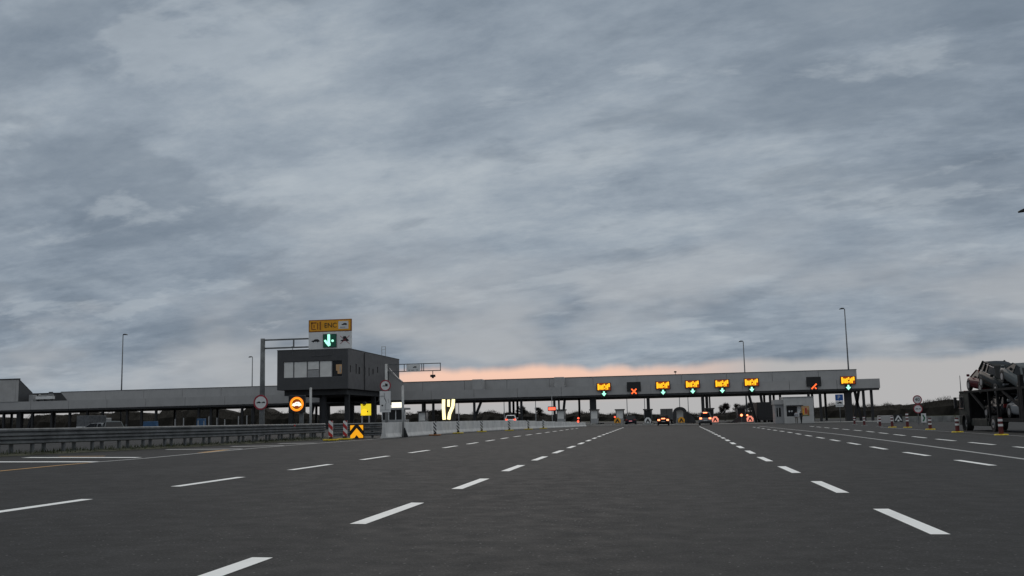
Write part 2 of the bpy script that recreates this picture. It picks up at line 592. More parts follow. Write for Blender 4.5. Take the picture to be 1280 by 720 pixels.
strip('edge_line', 'line_worn', [(lerp_path(yl, y), y) for y in (27.8, 31, 36, 42, 48, 55, 61)], 0.16)
strip('old_yellow_mark', 'line_yellow', [(-17.25, 36.0), (-17.75, 39.4)], 0.30, 0.008)
strip('old_yellow_mark', 'line_yellow', [(-20.7, 32.4), (-19.2, 32.7)], 0.30, 0.004)
for a, b, w, m in (((-20.4, 28.1), (-16.9, 28.3), 0.55, 'line'), ((-21.3, 31.4), (-17.3, 31.55), 0.55, 'line'),
                   ((-20.6, 39.8), (-17.6, 40.6), 0.7, 'line_worn'), ((-19.6, 44.0), (-17.7, 45.6), 0.7, 'line_worn'),
                   ((-19.3, 49.0), (-17.8, 50.3), 0.7, 'line_worn')):
    strip('hatch_stripe', m, [a, ((a[0] + b[0]) / 2, (a[1] + b[1]) / 2), b], w, 0.006)
# pale concrete threshold in front of the booths
thr = sheet('concrete_apron', [-13, -6, 0, 6, 12, 18, 24, 36], [158, 165, 175, 200], 0.004, 'kerb')
thr['label'] = 'pale concrete apron running between the toll islands'

# ------------------------------------------------------------------ verge under the guardrail
GP = [(-26.2, 20.0), (-24.6, 26.0), (-23.3, 33.0), (-22.3, 40.0), (-21.4, 49.0), (-20.9, 60.3)]
vs, fs = [], []
for i, (x, y) in enumerate(GP):
    for o_, h in ((-0.9, 0.006), (-0.35, 0.07), (0.25, 0.07), (0.75, 0.006)):
        vs.append((x + o_, y, gz(x + o_) + h))
for i in range(len(GP) - 1):
    for k in range(3):
        fs.append((i * 4 + k, i * 4 + k + 1, i * 4 + k + 5, i * 4 + k + 4))
verge = MB().add(vs, fs).build('verge', 'verge')
verge['kind'] = 'structure'
verge['label'] = 'narrow strip of dirt and weeds under the left guardrail'
gb = MB()
for _ in range(2600):
    y = random.uniform(20.5, 60)
    x = lerp_path([(b, a) for a, b in GP], y) + random.gauss(0, 0.3)
    z = gz(x) + 0.03
    h = random.uniform(0.05, 0.22)
    a = random.uniform(0, 6.28)
    w = random.uniform(0.012, 0.03)
    lx, ly = random.gauss(0, 0.06), random.gauss(0, 0.06)
    gb.add([(x - w * math.cos(a), y - w * math.sin(a), z), (x + w * math.cos(a), y + w * math.sin(a), z), (x + lx, y + ly, z + h)], [(0, 1, 2)])
gr_ = gb.build('weeds', 'grass')
tag(gr_, 'dry weeds growing under the left guardrail', 'weeds', kind='stuff')


# ================================================================== GUARDRAIL AND BARRIER
def w_beam(z0, z1, out):
    """corrugated beam profile between two heights"""
    h = z1 - z0
    pr = [(0.00, z0), (0.085, z0 + .12 * h), (0.085, z0 + .34 * h), (0.0, z0 + .46 * h), (0.0, z0 + .54 * h),
          (0.085, z0 + .66 * h), (0.085, z0 + .88 * h), (0.0, z1)]
    outer = [(out + (o if out > 0 else -o), z) for o, z in pr]
    t = -0.006 if out > 0 else 0.006
    return outer + [(o + t, z) for o, z in reversed(outer)]


def path3(pts, step=2.0):
    res = []
    for (x0, y0), (x1, y1) in zip(pts, pts[1:]):
        n = max(1, int(math.hypot(x1 - x0, y1 - y0) / step))
        for i in range(n):
            f = i / n
            x, y = x0 + (x1 - x0) * f, y0 + (y1 - y0) * f
            res.append((x, y, gz(x)))
    res.append((pts[-1][0], pts[-1][1], gz(pts[-1][0])))
    return res


rail = thing('guardrail', 'long double beam steel guardrail along the left edge', 'guardrail', (-22, 40, gz(-22)))
gp3 = [(x + 22, y - 40, z - gz(-22)) for x, y, z in path3(GP)]
for z0, z1 in ((0.665, 0.955), (0.385, 0.66)):
    for o_ in (0.14, -0.14):
        MB().sweep(gp3, w_beam(z0, z1, o_)).build('rail', 'steel', rail)
for k, (o_, ph) in enumerate(((0.09, 0.0), (-0.09, 0.8))):
    acc = ph
    pts = path3(GP, 0.1)
    last = None
    d = 0.0
    for a, b in zip(pts, pts[1:]):
        d += math.dist(a, b)
        if d >= acc:
            acc += 1.62
            pm = MB().box(-0.05, 0.05, -0.06, 0.06, 0.0, 0.92)
            if last is None:
                last = pm.build('post', 'steel', rail, (b[0] + 22 + o_, b[1] - 40, b[2] - gz(-22)))
            else:
                share(last, rail, (b[0] + 22 + o_, b[1] - 40, b[2] - gz(-22)))
MB().tube((2.12, 12.8, 0.87 - .02), (2.12, 12.78, 0.85), 0.05, 0.05, 12).build('reflector', 'redstripe', rail)

er = thing('guardrail_end', 'short three beam guardrail end behind the chevron board', 'guardrail', (-19.4, 62.6, gz(-19.4)))
ep = [(-1.9, 0.1, 0), (0, 0.05, 0), (1.9, 0, 0)]
for z0, z1 in ((0.70, 0.96), (0.42, 0.68), (0.14, 0.40)):
    MB().sweep(ep, w_beam(z0, z1, 0.12)).build('rail', 'steel', er)
p0 = MB().box(-0.06, 0.06, -0.05, 0.07, 0, 0.94).build('post', 'steel_dark', er, (-1.8, 0.1, 0))
for x in (-0.9, 0.1, 1.0, 1.75):
    share(p0, er, (x, 0.05, 0))

BP = [(-17.45, 61.9), (-17.42, 75.0), (-17.35, 88.0), (-16.7, 97.0), (-15.6, 106.0), (-14.0, 116.0), (-12.5, 125.0), (-10.6, 139.0)]
bar = thing('concrete_barrier', 'long pale concrete safety barrier curving towards the booths', 'barrier', (-17.4, 62, gz(-17.4)))
pts = path3(BP, 0.5)
seg, acc, i0 = [], 0.0, 0
tot = sum(math.dist(a, b) for a, b in zip(pts, pts[1:]))
run = 0.0
cur = [pts[0]]
for a, b in zip(pts, pts[1:]):
    run += math.dist(a, b)
    cur.append(b)
    if len(cur) > 8 or b is pts[-1]:
        h = 0.98 if run < 45 else 0.98 - 0.42 * (run - 45) / (tot - 45)
        q = [Vector(p) - Vector((-17.4, 62, gz(-17.4))) for p in cur]
        d = (q[-1] - q[0]).normalized() * 0.012
        q[0] = q[0] + d
        q[-1] = q[-1] - d
        MB().sweep([tuple(p) for p in q], [(0.21, 0.0), (0.21, 0.08), (0.13, 0.30 * h), (0.09, h), (-0.09, h), (-0.13, 0.30 * h), (-0.21, 0.08), (-0.21, 0.0)]
                   ).build('barrier_segment', 'concrete', bar, bevel=0.015)
        cur = [b]


# ================================================================== TOLL PLAZA CANOPY
FY, UY, BY = 176.0, 179.6, 201.0       # front fascia, upper tier, back
canopy = thing('toll_canopy', 'long grey two tier toll plaza canopy on dark columns', 'canopy', (0, 176, 0.0))


def cb(x0, x1, y0, y1, z0, z1):
    return MB().box(x0, x1, y0 - 176, y1 - 176, z0, z1)


XL, XR = -150.0, 36.4
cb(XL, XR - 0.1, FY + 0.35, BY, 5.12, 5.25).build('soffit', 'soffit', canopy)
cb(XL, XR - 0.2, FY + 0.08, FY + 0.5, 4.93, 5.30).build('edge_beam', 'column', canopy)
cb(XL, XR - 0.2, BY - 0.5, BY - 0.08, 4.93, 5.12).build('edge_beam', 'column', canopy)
cb(XL, XR - 0.1, FY + 0.3, BY, 6.72, 6.80).build('roof', 'coping', canopy)
x = XL
while x < XR - 0.5:                    # lower fascia panels
    x2 = min(x + 7.8, XR)
    if XR - x2 < 2.0:
        x2 = XR
    cb(x + 0.025, x2 - 0.025, FY, FY + 0.3, 5.28, 6.85).build('fascia_panel', 'fascia', canopy)
    x = x2
cb(XR - 0.3, XR, FY + 0.31, BY, 5.26, 6.84).build('end_panel', 'fascia', canopy)
UL, UR = -113.4, 33.4                  # upper tier
x = UL
i = 0
while x < UR - 0.5:
    x2 = min(x + 7.8, UR)
    if UR - x2 < 2.0:
        x2 = UR
    if i == 0:
        MB().prism([(x, 6.8), (x2 - 0.012, 6.8), (x2 - 0.012, 8.6), (x - 1.6, 8.6)], 'y', UY - 176, UY - 176 + 0.3).build('upper_panel', 'fascia2', canopy)
    else:
        cb(x + 0.025, x2 - 0.025, UY, UY + 0.3, 6.81, 8.6).build('upper_panel', 'fascia2', canopy)
    x = x2
    i += 1
cb(UL + 0.3, UR - 0.35, UY + 0.31, UY + 0.38, 6.82, 8.55).build('backing_board', 'fascia', canopy)
cb(XL, XR - 0.35, FY + 0.31, FY + 0.34, 5.30, 6.70).build('backing_board', 'fascia', canopy)
cb(UL - 1.6, UR + 0.05, UY - 0.06, UY + 0.36, 8.6, 8.68).build('coping', 'coping', canopy)
cb(UR - 0.3, UR, UY + 0.31, BY - 6, 6.81, 8.59).build('end_panel', 'fascia2', canopy)
cb(UL, UR - 0.31, UY + 0.4, BY - 6, 8.40, 8.50).build('roof', 'coping', canopy)
cb(XL, UL, UY + 3.5, UY + 3.8, 6.81, 8.55).build('upper_panel', 'control', canopy)
cb(XL, UL - 1.6, UY + 3.4, UY + 3.9, 8.56, 8.66).build('coping', 'coping', canopy)
for (x0, x1, dpt) in ((-33.4, -31.6, 3.0), (-18.7, -17.0, 2.6)):
    cb(x0, x1, UY - dpt, UY - 0.02, 6.86, 8.66).build('stair_head', 'fascia2', canopy, bevel=0.03)
# stepped block with a sloping side at the far left
blk = MB().prism([(0, 6.86), (0, 11.2), (4.3, 8.7), (4.3, 6.86)], 'x', -150, -121.4)
blk.build('end_block', 'control', canopy)
x = -150.0
while x < -121.6:
    x2 = min(x + 4.0, -121.4)
    cb(x + 0.02, x2 - 0.02, 175.9, 175.99, 6.87, 11.05).build('block_panel', 'fascia_pale', canopy)
    x = x2
cb(-150, -121.3, 175.86, 176.25, 11.06, 11.3).build('coping', 'coping', canopy)
# wedge parapet beside the control building
MB().prism([(-49.4, 6.86), (-49.4, 11.3), (-47.0, 8.62), (-47.0, 6.86)], 'y', 3.0, 3.58).build('wedge_parapet', 'fascia', canopy)
MB().bar((-50.4, 3.25, 11.55), (-46.9, 3.25, 8.72), 0.7, 0.12).build('wedge_coping', 'fascia_pale', canopy)

# columns: x at the front row, or leaning pairs
cm = MB().box(-0.2, 0.2, -0.2, 0.2, 0, 4.7)
c0 = None
for xx, yy in ([(x_, 177.2) for x_ in (-125.1, -119.1, -115.1, -111.4, -107.8, -104.7, -99.7, -96.8, -93.9, -85.4, -83.0, -76.9, -74.7, -67.5, -42.6, -40.7,
                                       -33.2, -26.8, -24.7, -18.8, 18.4, 24.8, 26.7, 33.8, 35.1)] +
               [(x_, 199.5) for x_ in (-139, -129, -101.5, -92, -70.5, -47.6, -28.6, -29.4, -16.2, -2.6, 8.6, 8.0, 19.6, 21.4, 22.6, 28.6, 31, 38.6)]):
    if xx > 36:
        continue
    z = gz(xx)
    if c0 is None:
        c0 = cq = cm.build('column', 'column', canopy, (xx, yy - 176, z - 0.1))
    else:
        cq = share(c0, canopy, (xx, yy - 176, z - 0.1))
    cq.scale = (1, 1, (5.18 - z) / 4.7)
for xx, w in ((-121.9, 0.9), (-60.5, 0.7), (-56.0, 0.8), (-52.0, 1.1), (-12.0, 1.1), (-2.35, 0.55), (7.0, 0.5), (7.8, 0.3), (8.2, 0.25), (31.3, 1.1), (-18.0, 0.3)):
    z = gz(xx)
    MB().box(xx - w / 2, xx + w / 2, 1.0, 1.0 + max(0.5, w), z - 0.1, 5.0).build('column', 'column', canopy)
for x0, x1 in ((-33.9, -32.0), (-17.6, -17.0), (-121.0, -119.6), (16.0, 14.9), (17.4, 16.9), (32.2, 33.3), (33.4, 32.6), (-64.6, -63.4)):
    z = gz(x0)
    MB().bar((x0, 2.2, z - 0.1), (x1, 2.2, 5.0), 0.42, 0.42).build('column', 'column', canopy)
for x_ in (-98, -70, -44, -26, -8, 0.6, 12, 21):          # ceiling fittings under the edge
    MB().box(x_ - 0.18, x_ + 0.18, 0.6, 0.9, 4.72, 5.11).build('soffit_camera', 'black', canopy)

# ------------------------------------------------------------------ control building on the canopy
ctl = thing('control_building', 'charcoal control building raised above the canopy with a window strip', 'building', (-55.5, 155, 0.54))
CX0, CX1, CZ0, CZ1 = -5.9, 5.95, 6.35, 12.75
wz0, wz1, wx0, wx1 = 8.25, 10.92, -4.9, 5.05


def kb(x0, x1, y0, y1, z0, z1):
    return MB().box(x0, x1, y0, y1, z0, z1)


kb(CX0, CX1, 0, 0.4, CZ0, wz0).build('front_wall', 'control', ctl)
kb(CX0, CX1, 0, 0.4, wz1, CZ1).build('front_wall', 'control', ctl)
kb(CX0, wx0, 0, 0.4, wz0, wz1).build('front_wall', 'control', ctl)
kb(wx1, CX1, 0, 0.4, wz0, wz1).build('front_wall', 'control', ctl)
kb(CX0, CX0 + 0.3, 0.41, 32, CZ0, CZ1 - 0.01).build('side_wall', 'control', ctl)
kb(CX0 + 0.31, CX1 - 0.31, 0.41, 32, CZ1 - 0.2, CZ1 - 0.03).build('roof', 'coping', ctl)
kb(CX0 + 0.31, CX1 - 0.31, 0.41, 32, CZ0 + 0.02, CZ0 + 0.2).build('underside', 'soffit', ctl)
kb(CX0 - 0.04, CX1 + 0.04, -0.04, 0.5, CZ1, CZ1 + 0.1).build('coping', 'coping', ctl)
kb(CX1 - 0.36, CX1 + 0.04, 0.51, 32.1, CZ1, CZ1 + 0.1).build('coping', 'coping', ctl)
# right-hand wall: cladding panels with recessed slot windows (y0, y1, z0, z1)
slots = [(1.1, 1.6, 9.0, 10.1), (4.2, 4.75, 8.9, 10.5), (5.8, 6.6, 8.9, 10.05), (11.6, 12.1, 8.8, 10.2), (13.9, 14.6, 9.2, 10.15), (16.8, 17.4, 9.6, 10.6), (9.3, 9.75, 8.9, 10.2)]
slots.sort()
ye = 0.41
for k, (a, b, z0, z1) in enumerate(slots):
    kb(CX1 - 0.3, CX1, ye, a, CZ0, CZ1 - 0.01).build('side_panel', 'control_side', ctl)
    kb(CX1 - 0.3, CX1, a + 0.001, b, CZ0, z0).build('side_panel', 'control_side', ctl)
    kb(CX1 - 0.3, CX1, a + 0.001, b, z1, CZ1 - 0.01).build('side_panel', 'control_side', ctl)
    kb(CX1 - 0.25, CX1 - 0.2, a + 0.001, b, z0, z1).build('slot_window', 'glass', ctl)
    ye = b + 0.001
kb(CX1 - 0.3, CX1, ye, 32, CZ0, CZ1 - 0.01).build('side_panel', 'control_side', ctl)
MB().tube((CX1 + 0.09, 9.0, CZ0), (CX1 + 0.09, 9.0, CZ1 - 0.2), 0.08).build('downpipe', 'control', ctl)
kb(wx0, wx1, 3.0, 3.05, wz0 - 0.2, wz1).build('inner_wall', 'control', ctl)
ws = [-4.88, -3.14, -0.86, 1.18, 3.32, 5.03]
for k in range(5):
    a, b = ws[k], ws[k + 1]
    w = thing('window', '', '')
    for key in ('label', 'category'):
        del w[key]
    w.parent = ctl
    w.location = (0, 0, 0)
    fr = MB()
    t = 0.08
    fr.box(a, a + t, 0.1, 0.24, wz0, wz1).box(b - t, b, 0.1, 0.24, wz0, wz1)
    fr.box(a + t, b - t, 0.1, 0.24, wz0, wz0 + t).box(a + t, b - t, 0.1, 0.24, wz1 - t, wz1)
    fr.build('frame', 'frame', w)
    kb(a + t, b - t, 0.16, 0.18, wz0 + t, wz1 - t).build('pane', 'blind' if k < 4 else 'glass', w)
    if k == 2:
        kb(a + t + .05, b - t - .05, 0.145, 0.16, wz0 + 1.15, wz0 + 1.32).build('blind_rail', 'frame', w)
        kb(a + t + .05, b - t - .05, 0.148, 0.16, wz0 + .12, wz0 + 1.1).build('lower_blind', 'grey_panel', w)
    if k == 4:
        kb(3.95, b - t - .04, 0.15, 0.158, wz0 + .5, wz0 + 2.0).build('lit_interior', 'warmroom', w)
        kb(3.6, 4.2, 0.143, 0.149, wz0 + t, wz0 + 1.0).build('desk_screen', 'black', w)
        kb(4.55, 4.75, 0.143, 0.149, wz0 + .7, wz0 + 1.7).build('wall_panel', 'grey_panel', w)
for x_, y_ in ((-4.6, 3), (1.0, 3), (4.9, 3), (-4.6, 18), (4.9, 18)):
    MB().box(x_ - 0.35, x_ + 0.35, y_ - 0.35, y_ + 0.35, -0.1, CZ0 + 0.02).build('support_column', 'column', ctl)
kb(CX0 + 0.8, CX1 - 0.6, 1.2, 20.5, CZ0 - 0.9, CZ0 - 0.01).build('lower_slab', 'soffit', ctl)
for x_ in (-3.3, 0.3, 3.6):
    MB().tube((x_, 0.06, CZ1 - 1.1), (x_, -0.05, CZ1 + 0.55), 0.045).box(x_ - .14, x_ + .14, -0.2, 0.02, CZ1 + .5, CZ1 + .62).build('floodlight_bracket', 'steel_dark', ctl)
MB().tube((3.2, -0.06, CZ1 - .95), (-0.2, -0.06, CZ1 - 1.05), 0.03).build('cable', 'steel_dark', ctl)
an = MB()
for xx in (5.2, 5.9):
    an.tube((xx, 22.5, CZ1), (xx, 22.5, CZ1 + 1.9), 0.05)
for zz in (0.7, 1.3, 1.85):
    an.tube((5.2, 22.5, CZ1 + zz), (5.9, 22.5, CZ1 + zz), 0.035)
an.build('antenna_frame', 'pole', ctl)
# added dark panel standing in for shade on the fascia below the building
kb(-5.0, 5.0, 21.0, 21.2, 4.5, 6.3).build('shade_panel', 'control', ctl)

# ------------------------------------------------------------------ rooftop plant at the far left
ru = thing('rooftop_unit', 'pale ducts and air handling unit on the roof at far left', 'roof plant', (-118, 178.3, 6.8))
MB().box(-2.4, -1.5, -.6, .6, 0, 1.35).build('cabinet', 'grey_panel', ru, bevel=0.04)
MB().box(-1.0, 2.3, -.6, .6, 0.45, 1.0).build('duct', 'white', ru, bevel=0.05)
MB().bar((-1.4, 0, 0.2), (-.4, 0, 1.3), 0.5, 0.35).build('duct', 'grey_panel', ru)
MB().box(-.5, 2.2, -.5, .5, 1.05, 1.32).build('duct', 'grey_panel', ru, bevel=0.04)
for x_ in (-.8, .6, 2.0):
    MB().box(x_ - .06, x_ + .06, -.4, .4, 0, .45).build('leg', 'steel_dark', ru)
MB().tube((1.8, 0, 1.3), (1.8, 0, 1.85), .4, .4, 12).build('fan_cowl', 'steel_dark', ru)


# ================================================================== LANE SIGNALS ON THE CANOPY
ORD = ['first', 'second', 'third', 'fourth', 'fifth', 'sixth', 'seventh', 'eighth', 'ninth', 'tenth', 'eleventh', 'twelfth']


def lane_sign(x, zc_, label, kind):
    t = thing('lane_sign', label, 'lane sign', (x, FY - 0.02, zc_), 0, 'lane signs on the canopy edge')
    if kind == 'open':
        MB().box(-1.27, 1.27, -0.25, 0, -0.25, 1.12).build('display_box', 'black', t, bevel=0.02)
        y0, y1 = -0.275, -0.252
        # amber characters, too blurred in the distance to read as anything but strokes
        st = [(-1.08, -0.80, -0.10, 0.96), (-0.76, -0.55, -0.02, 0.74), (-0.51, -0.31, -0.04, 0.70), (-0.27, -0.04, -0.06, 0.80),
              (0.0, 0.22, 0.52, 0.95), (0.06, 0.24, 0.02, 0.30), (0.28, 0.50, 0.16, 0.72), (0.30, 0.48, -0.08, 0.06), (0.54, 0.76, -0.06, 0.88), (0.80, 1.06, 0.38, 1.0)]
        MB().box(-1.16, 1.14, -0.2545, -0.2505, -0.17, 1.05).build('halo_panel', 'amber_glow', t)  # added dim red glow sheet imitating the halo around the lit strokes
        for (p, q, r_, s_) in st:
            MB().box(p, q, y0, y1, r_, s_).build('lit_stroke', 'amber', t, bevel=.06)
        MB().box(-0.52, 0.52, -0.23, 0.0, -1.32, -0.27).build('arrow_box', 'black', t, bevel=0.02)
        MB().prism([(-.13, -.36), (.13, -.36), (.15, -.66), (.42, -.72), (0, -1.2), (-.42, -.72), (-.15, -.66)], 'y', -0.25, -0.232).build('lit_arrow', 'green', t)
    else:
        MB().box(-1.2, 1.2, -0.25, 0, -0.5, 1.12).build('display_box', 'black', t, bevel=0.02)
        MB().box(-0.55, 0.62, -0.23, 0.0, -1.22, -0.52).build('signal_box', 'black', t, bevel=0.02)
        l = 0.42
        MB().bar((-l, -0.26, -0.5 - l), (l, -0.26, -0.5 + l), 0.03, 0.22).build('lit_bar', 'redled', t)
        if kind == 'cross':
            MB().bar((-l, -0.275, -0.5 + l), (l, -0.275, -0.5 - l), 0.03, 0.22).build('lit_bar', 'redled', t)
        else:
            MB().bar((0.14, -0.275, -0.68), (0.36, -0.275, -0.9), 0.03, 0.2).build('lit_bar', 'redled', t)
    MB().box(-0.3, -0.2, -0.02, 0.02, 0.4, 0.6).build('bracket', 'steel_dark', t)
    return t


lane_sign(-9.9, 6.25, 'amber lit lane sign with green arrow, leftmost on the canopy', 'open')
lane_sign(-4.7, 6.27, 'black lane sign with a lit red cross', 'cross')
lane_sign(0.3, 6.25, 'amber lit lane sign with green arrow just right of the red cross', 'open')
lane_sign(5.35, 6.3, 'amber lit lane sign with green arrow, third amber one from left', 'open')
lane_sign(10.35, 6.28, 'amber lit lane sign with green arrow, fourth amber one from left', 'open')
lane_sign(15.3, 6.35, 'amber lit lane sign with green arrow above the dark truck', 'open')
lane_sign(25.6, 6.3, 'black lane sign with a single red slanted bar', 'slash')
lane_sign(31.2, 6.25, 'amber lit lane sign with green arrow near the canopy right end', 'open')
rc = thing('roof_camera', 'tiny dark camera on the canopy roof above the amber signs', 'camera', (2.6, UY + 0.15, 8.68))
MB().tube((0, 0, 0), (0, 0, 0.3), 0.05).build('stalk', 'black', rc)
MB().box(-0.25, 0.2, -0.2, 0.2, 0.3, 0.55).build('housing', 'black', rc, bevel=0.05)


# ================================================================== TOLL ISLANDS AND BOOTHS
def booth(x, y, label, dark, h=2.45, w=1.25, lit=False):
    z = gz(x)
    t = thing('toll_booth', label, 'booth', (x, y, z + 0.16), 0, 'toll booths under the canopy')
    body = 'column' if dark else 'grey_panel'
    hw = w / 2
    MB().box(-hw, hw, -1.1, 1.1, 0, 0.85).build('lower_wall', body, t, bevel=0.03)
    for sx in (-1, 1):
        for sy in (-1, 1):
            MB().box(sx * hw - .06, sx * hw + .06, sy * 1.04 - .06, sy * 1.04 + .06, 0.85, h - 0.2).build('corner_post', 'frame', t)
    MB().box(-hw + .07, hw - .07, -1.06, -1.03, 0.86, h - 0.22).build('front_pane', 'blind' if not dark else 'glass', t)
    for s_ in (-1, 1):
        MB().box(s_ * hw - .015, s_ * hw + .015, -.97, .97, 0.86, h - 0.22).build('side_pane', 'glass', t)
    MB().box(-hw - .2, hw + .2, -1.4, 1.3, h - 0.2, h).build('roof', 'column', t, bevel=0.03)
    return t


def island(x, y0, y1, label):
    z = gz(x)
    t = thing('toll_island', label, 'traffic island', (x, y0, z), 0, 'toll islands between the lanes')
    pr = [(-0.9, 1.2), (-0.55, 0.35), (0, 0), (0.55, 0.35), (0.9, 1.2), (0.9, y1 - y0), (-0.9, y1 - y0)]
    MB().prism(pr, 'z', -0.05, 0.16).build('kerb', 'kerb', t, bevel=0.02)
    return t


ISL = [(-12.1, 'pale', 'narrow pale booth against the wide column, leftmost of the centre booths'),
       (-7.2, 'pale', 'pale booth with a dark roof below the red cross sign'),
       (-2.4, 'dark', 'dark booth beside the thin column left of the dark car'),
       (2.9, 'pale', 'pale faced booth between the dark car and the silver van'),
       (7.9, 'dark', 'dark booth behind the silver van'),
       (12.9, 'dark', 'dark booth with sloping skirts right of the silver van')]
for k, (x, tone, lab) in enumerate(ISL):
    island(x, 163.5, 196, 'grey toll island, %s of six from left in front of centre booths' % ORD[k])
    booth(x + (0.55 if k == 0 else 0), 174 if k not in (3, 5) else 171, lab, tone == 'dark')
# dark masonry arch over the booth in the middle, dark ramp by the right one
ar = thing('booth_shelter', 'dark arched shelter standing over the pale faced booth', 'shelter', (2.9, 169.0, gz(2.9) + 0.16))
ap, n = [], 9
for i in range(n):
    a = math.pi * i / (n - 1)
    ap.append((-1.15 * math.cos(a), 1.75 + 0.95 * math.sin(a)))
outer = [(-1.15, 0)] + ap + [(1.15, 0)]
inner = [(0.72, 0)] + [(0.72 * math.cos(math.pi * i / 8), 1.6 + 0.6 * math.sin(math.pi * i / 8)) for i in range(9)] + [(-0.72, 0)]
MB().prism(outer + inner, 'y', 0, 0.5).build('arch', 'column', ar)
MB().prism([(0.5, 0.0), (2.6, 0.0), (2.3, 0.9), (1.2, 1.9)], 'y', 0.55, 1.0).build('ramp_side', 'column', ar)
rp = thing('island_skirt', 'low dark sloping skirt around the booth right of the silver van', 'skirt', (12.9, 168.2, gz(12.9) + 0.16))
MB().prism([(-1.9, 0), (1.9, 0), (0.85, 0.75), (0.6, 0.75), (0.6, 0.6), (-0.6, 0.6), (-0.6, 0.75), (-0.85, 0.75)], 'y', 0, 1.2).build('ramp', 'column', rp)
# booths on the left-hand lanes
booth(-17.1, 172, 'pale booth with a dark top behind the concrete barrier end', False)
booth(-41.3, 172, 'small pale grey booth behind the concrete barrier near bright tubes', False)
for x_, lab in ((-17.1, 'grey toll island under the pale booth at the barrier end'), (-41.3, 'grey toll island under the small booth by the tubes')):
    island(x_, 167, 190, lab)


def nose_marker(x, y, label, film, lamp, dark=False):
    z = gz(x) + 0.16
    t = thing('island_marker', label, 'marker', (x, y, z), 0, 'arrow markers on the island noses')
    MB().box(-0.5, 0.5, -0.15, 0.3, 0, 0.12).build('base', 'kerb', t, bevel=0.02)
    MB().prism([(-.48, .12), (.48, .12), (.55, .62), (.22, 1.02), (-.22, 1.02), (-.55, .62)], 'y', -0.04, 0.04).build('board', film, t)
    MB().prism([(-.38, .18), (-.2, .18), (0, .50), (.2, .18), (.38, .18), (.09, .80), (-.09, .80)], 'y', -0.065, -0.042).build('arrow', 'ink' if not dark else 'white', t)
    if lamp:
        MB().tube((-.4, -0.05, 1.12), (-.4, 0.1, 1.12), 0.14, 0.14, 12).build('lamp', lamp, t)
    return t


nose_marker(-7.25, 164.6, 'yellow arrow marker on the island nose below the red cross', 'signyellow', 'redlamp')
nose_marker(-2.35, 164.6, 'white arrow marker with a red glow left of the dark car', 'white', None)
nose_marker(3.0, 164.6, 'yellow arrow marker on the island nose right of the dark car', 'signyellow', None)
nose_marker(8.35, 164.6, 'glowing red and white arrow marker right of the silver van', 'glowfilm', None)
nose_marker(13.8, 164.6, 'glowing red arrow marker with a lamp left of the dark truck', 'glowfilm', 'brake')
ft = thing('lamp_marker', 'small orange lamp on a post beside the glowing red marker', 'lamp', (12.6, 166, gz(12.6) + 0.16))
MB().tube((0, 0, 0), (0, 0, 1.0), 0.05).build('post', 'steel_dark', ft)
MB().tube((0, -0.08, 1.15), (0, 0.08, 1.15), 0.2, 0.2, 12).build('lamp', 'brake', ft)


def red_signal(x, y, z, label, n=1):
    t = thing('red_signal', label, 'signal', (x, y, gz(x)))
    zz = z - gz(x)
    MB().tube((0, 0.12, 0), (0, 0.12, zz + 0.2), 0.06).build('post', 'steel_dark', t)
    MB().box(-.22, .22, 0, .2, zz - .24 - .45 * (n - 1), zz + .24).build('housing', 'black', t, bevel=.03)
    for k in range(n):
        MB().tube((0, -.02, zz - .45 * k), (0, .0, zz - .45 * k), .17, .17, 12).build('lamp', 'redlamp', t)
    return t


red_signal(-33.6, 160, 1.75, 'twin red light signal right of the bright tubes', 2)
red_signal(-14.2, 172, 1.35, 'round red light left of the wide column')
red_signal(-12.6, 152, 0.85, 'small low red light in front of the wide column')

# ------------------------------------------------------------------ lit panels under the left part
lt = thing('light_panel', 'tall dark panel with bright cream light tubes like a forked line', 'light panel', (-32.2, 150.4, 0.54))
MB().box(-1.0, 1.05, 0.02, 0.25, 0.5, 4.1).build('panel', 'column', lt)
for x_ in (-.6, .6):
    MB().box(x_ - .08, x_ + .08, .05, .2, 0, .5).build('leg', 'steel_dark', lt)


def tubepath(pts, r):
    b = MB()
    for p, q in zip(pts, pts[1:]):
        b.tube(p, q, r, r, 10)
    return b


tubepath([(-0.70, -.1, 4.1), (-0.74, -.1, 2.8), (-0.66, -.1, 1.05)], .25).build('light_tube', 'tubelamp', lt)
tubepath([(0.07, -.1, 4.05), (0.05, -.1, 3.0)], .20).build('light_tube', 'tubelamp', lt)
tubepath([(0.82, -.1, 4.1), (0.72, -.1, 3.0), (0.2, -.1, 1.9), (0.05, -.1, 1.05)], .25).build('light_tube', 'tubelamp', lt)
lb = thing('toll_booth', 'white toll booth with a lit white panel on top at left', 'booth', (-41.0, 150.5, 0.54), 0, 'toll booths under the canopy')
MB().box(-1.7, 2.0, 0, 2.4, 0, 1.2).build('lower_wall', 'grey_panel', lb, bevel=.03)
for x_ in (-1.65, -.6, .5, 1.95):
    MB().box(x_ - .06, x_ + .06, .02, .14, 1.2, 2.7).build('corner_post', 'white', lb)
for a, b in ((-1.59, -.66), (-.54, .44), (.56, 1.89)):
    MB().box(a, b, .06, .09, 1.2, 2.7).build('front_pane', 'glass', lb)
MB().box(-1.9, 2.2, -.3, 2.6, 2.7, 3.0).build('roof', 'grey_panel', lb, bevel=.04)
MB().box(-.1, 1.75, -.1, .15, 3.05, 3.85).build('lit_panel', 'whitelamp', lb, bevel=.03)
rl = thing('red_display', 'small red lit display on a thin pole under the canopy', 'display', (-16.3, 150, gz(-16.3)))
MB().tube((0, .15, 0), (0, .15, 4.6), .06).build('pole', 'pole', rl)
MB().box(-.62, .62, 0, .12, 2.22, 2.88).build('case', 'black', rl, bevel=.02)
MB().box(-.52, .52, -.02, -.003, 2.34, 2.76).build('lit_face', 'redlamp', rl)


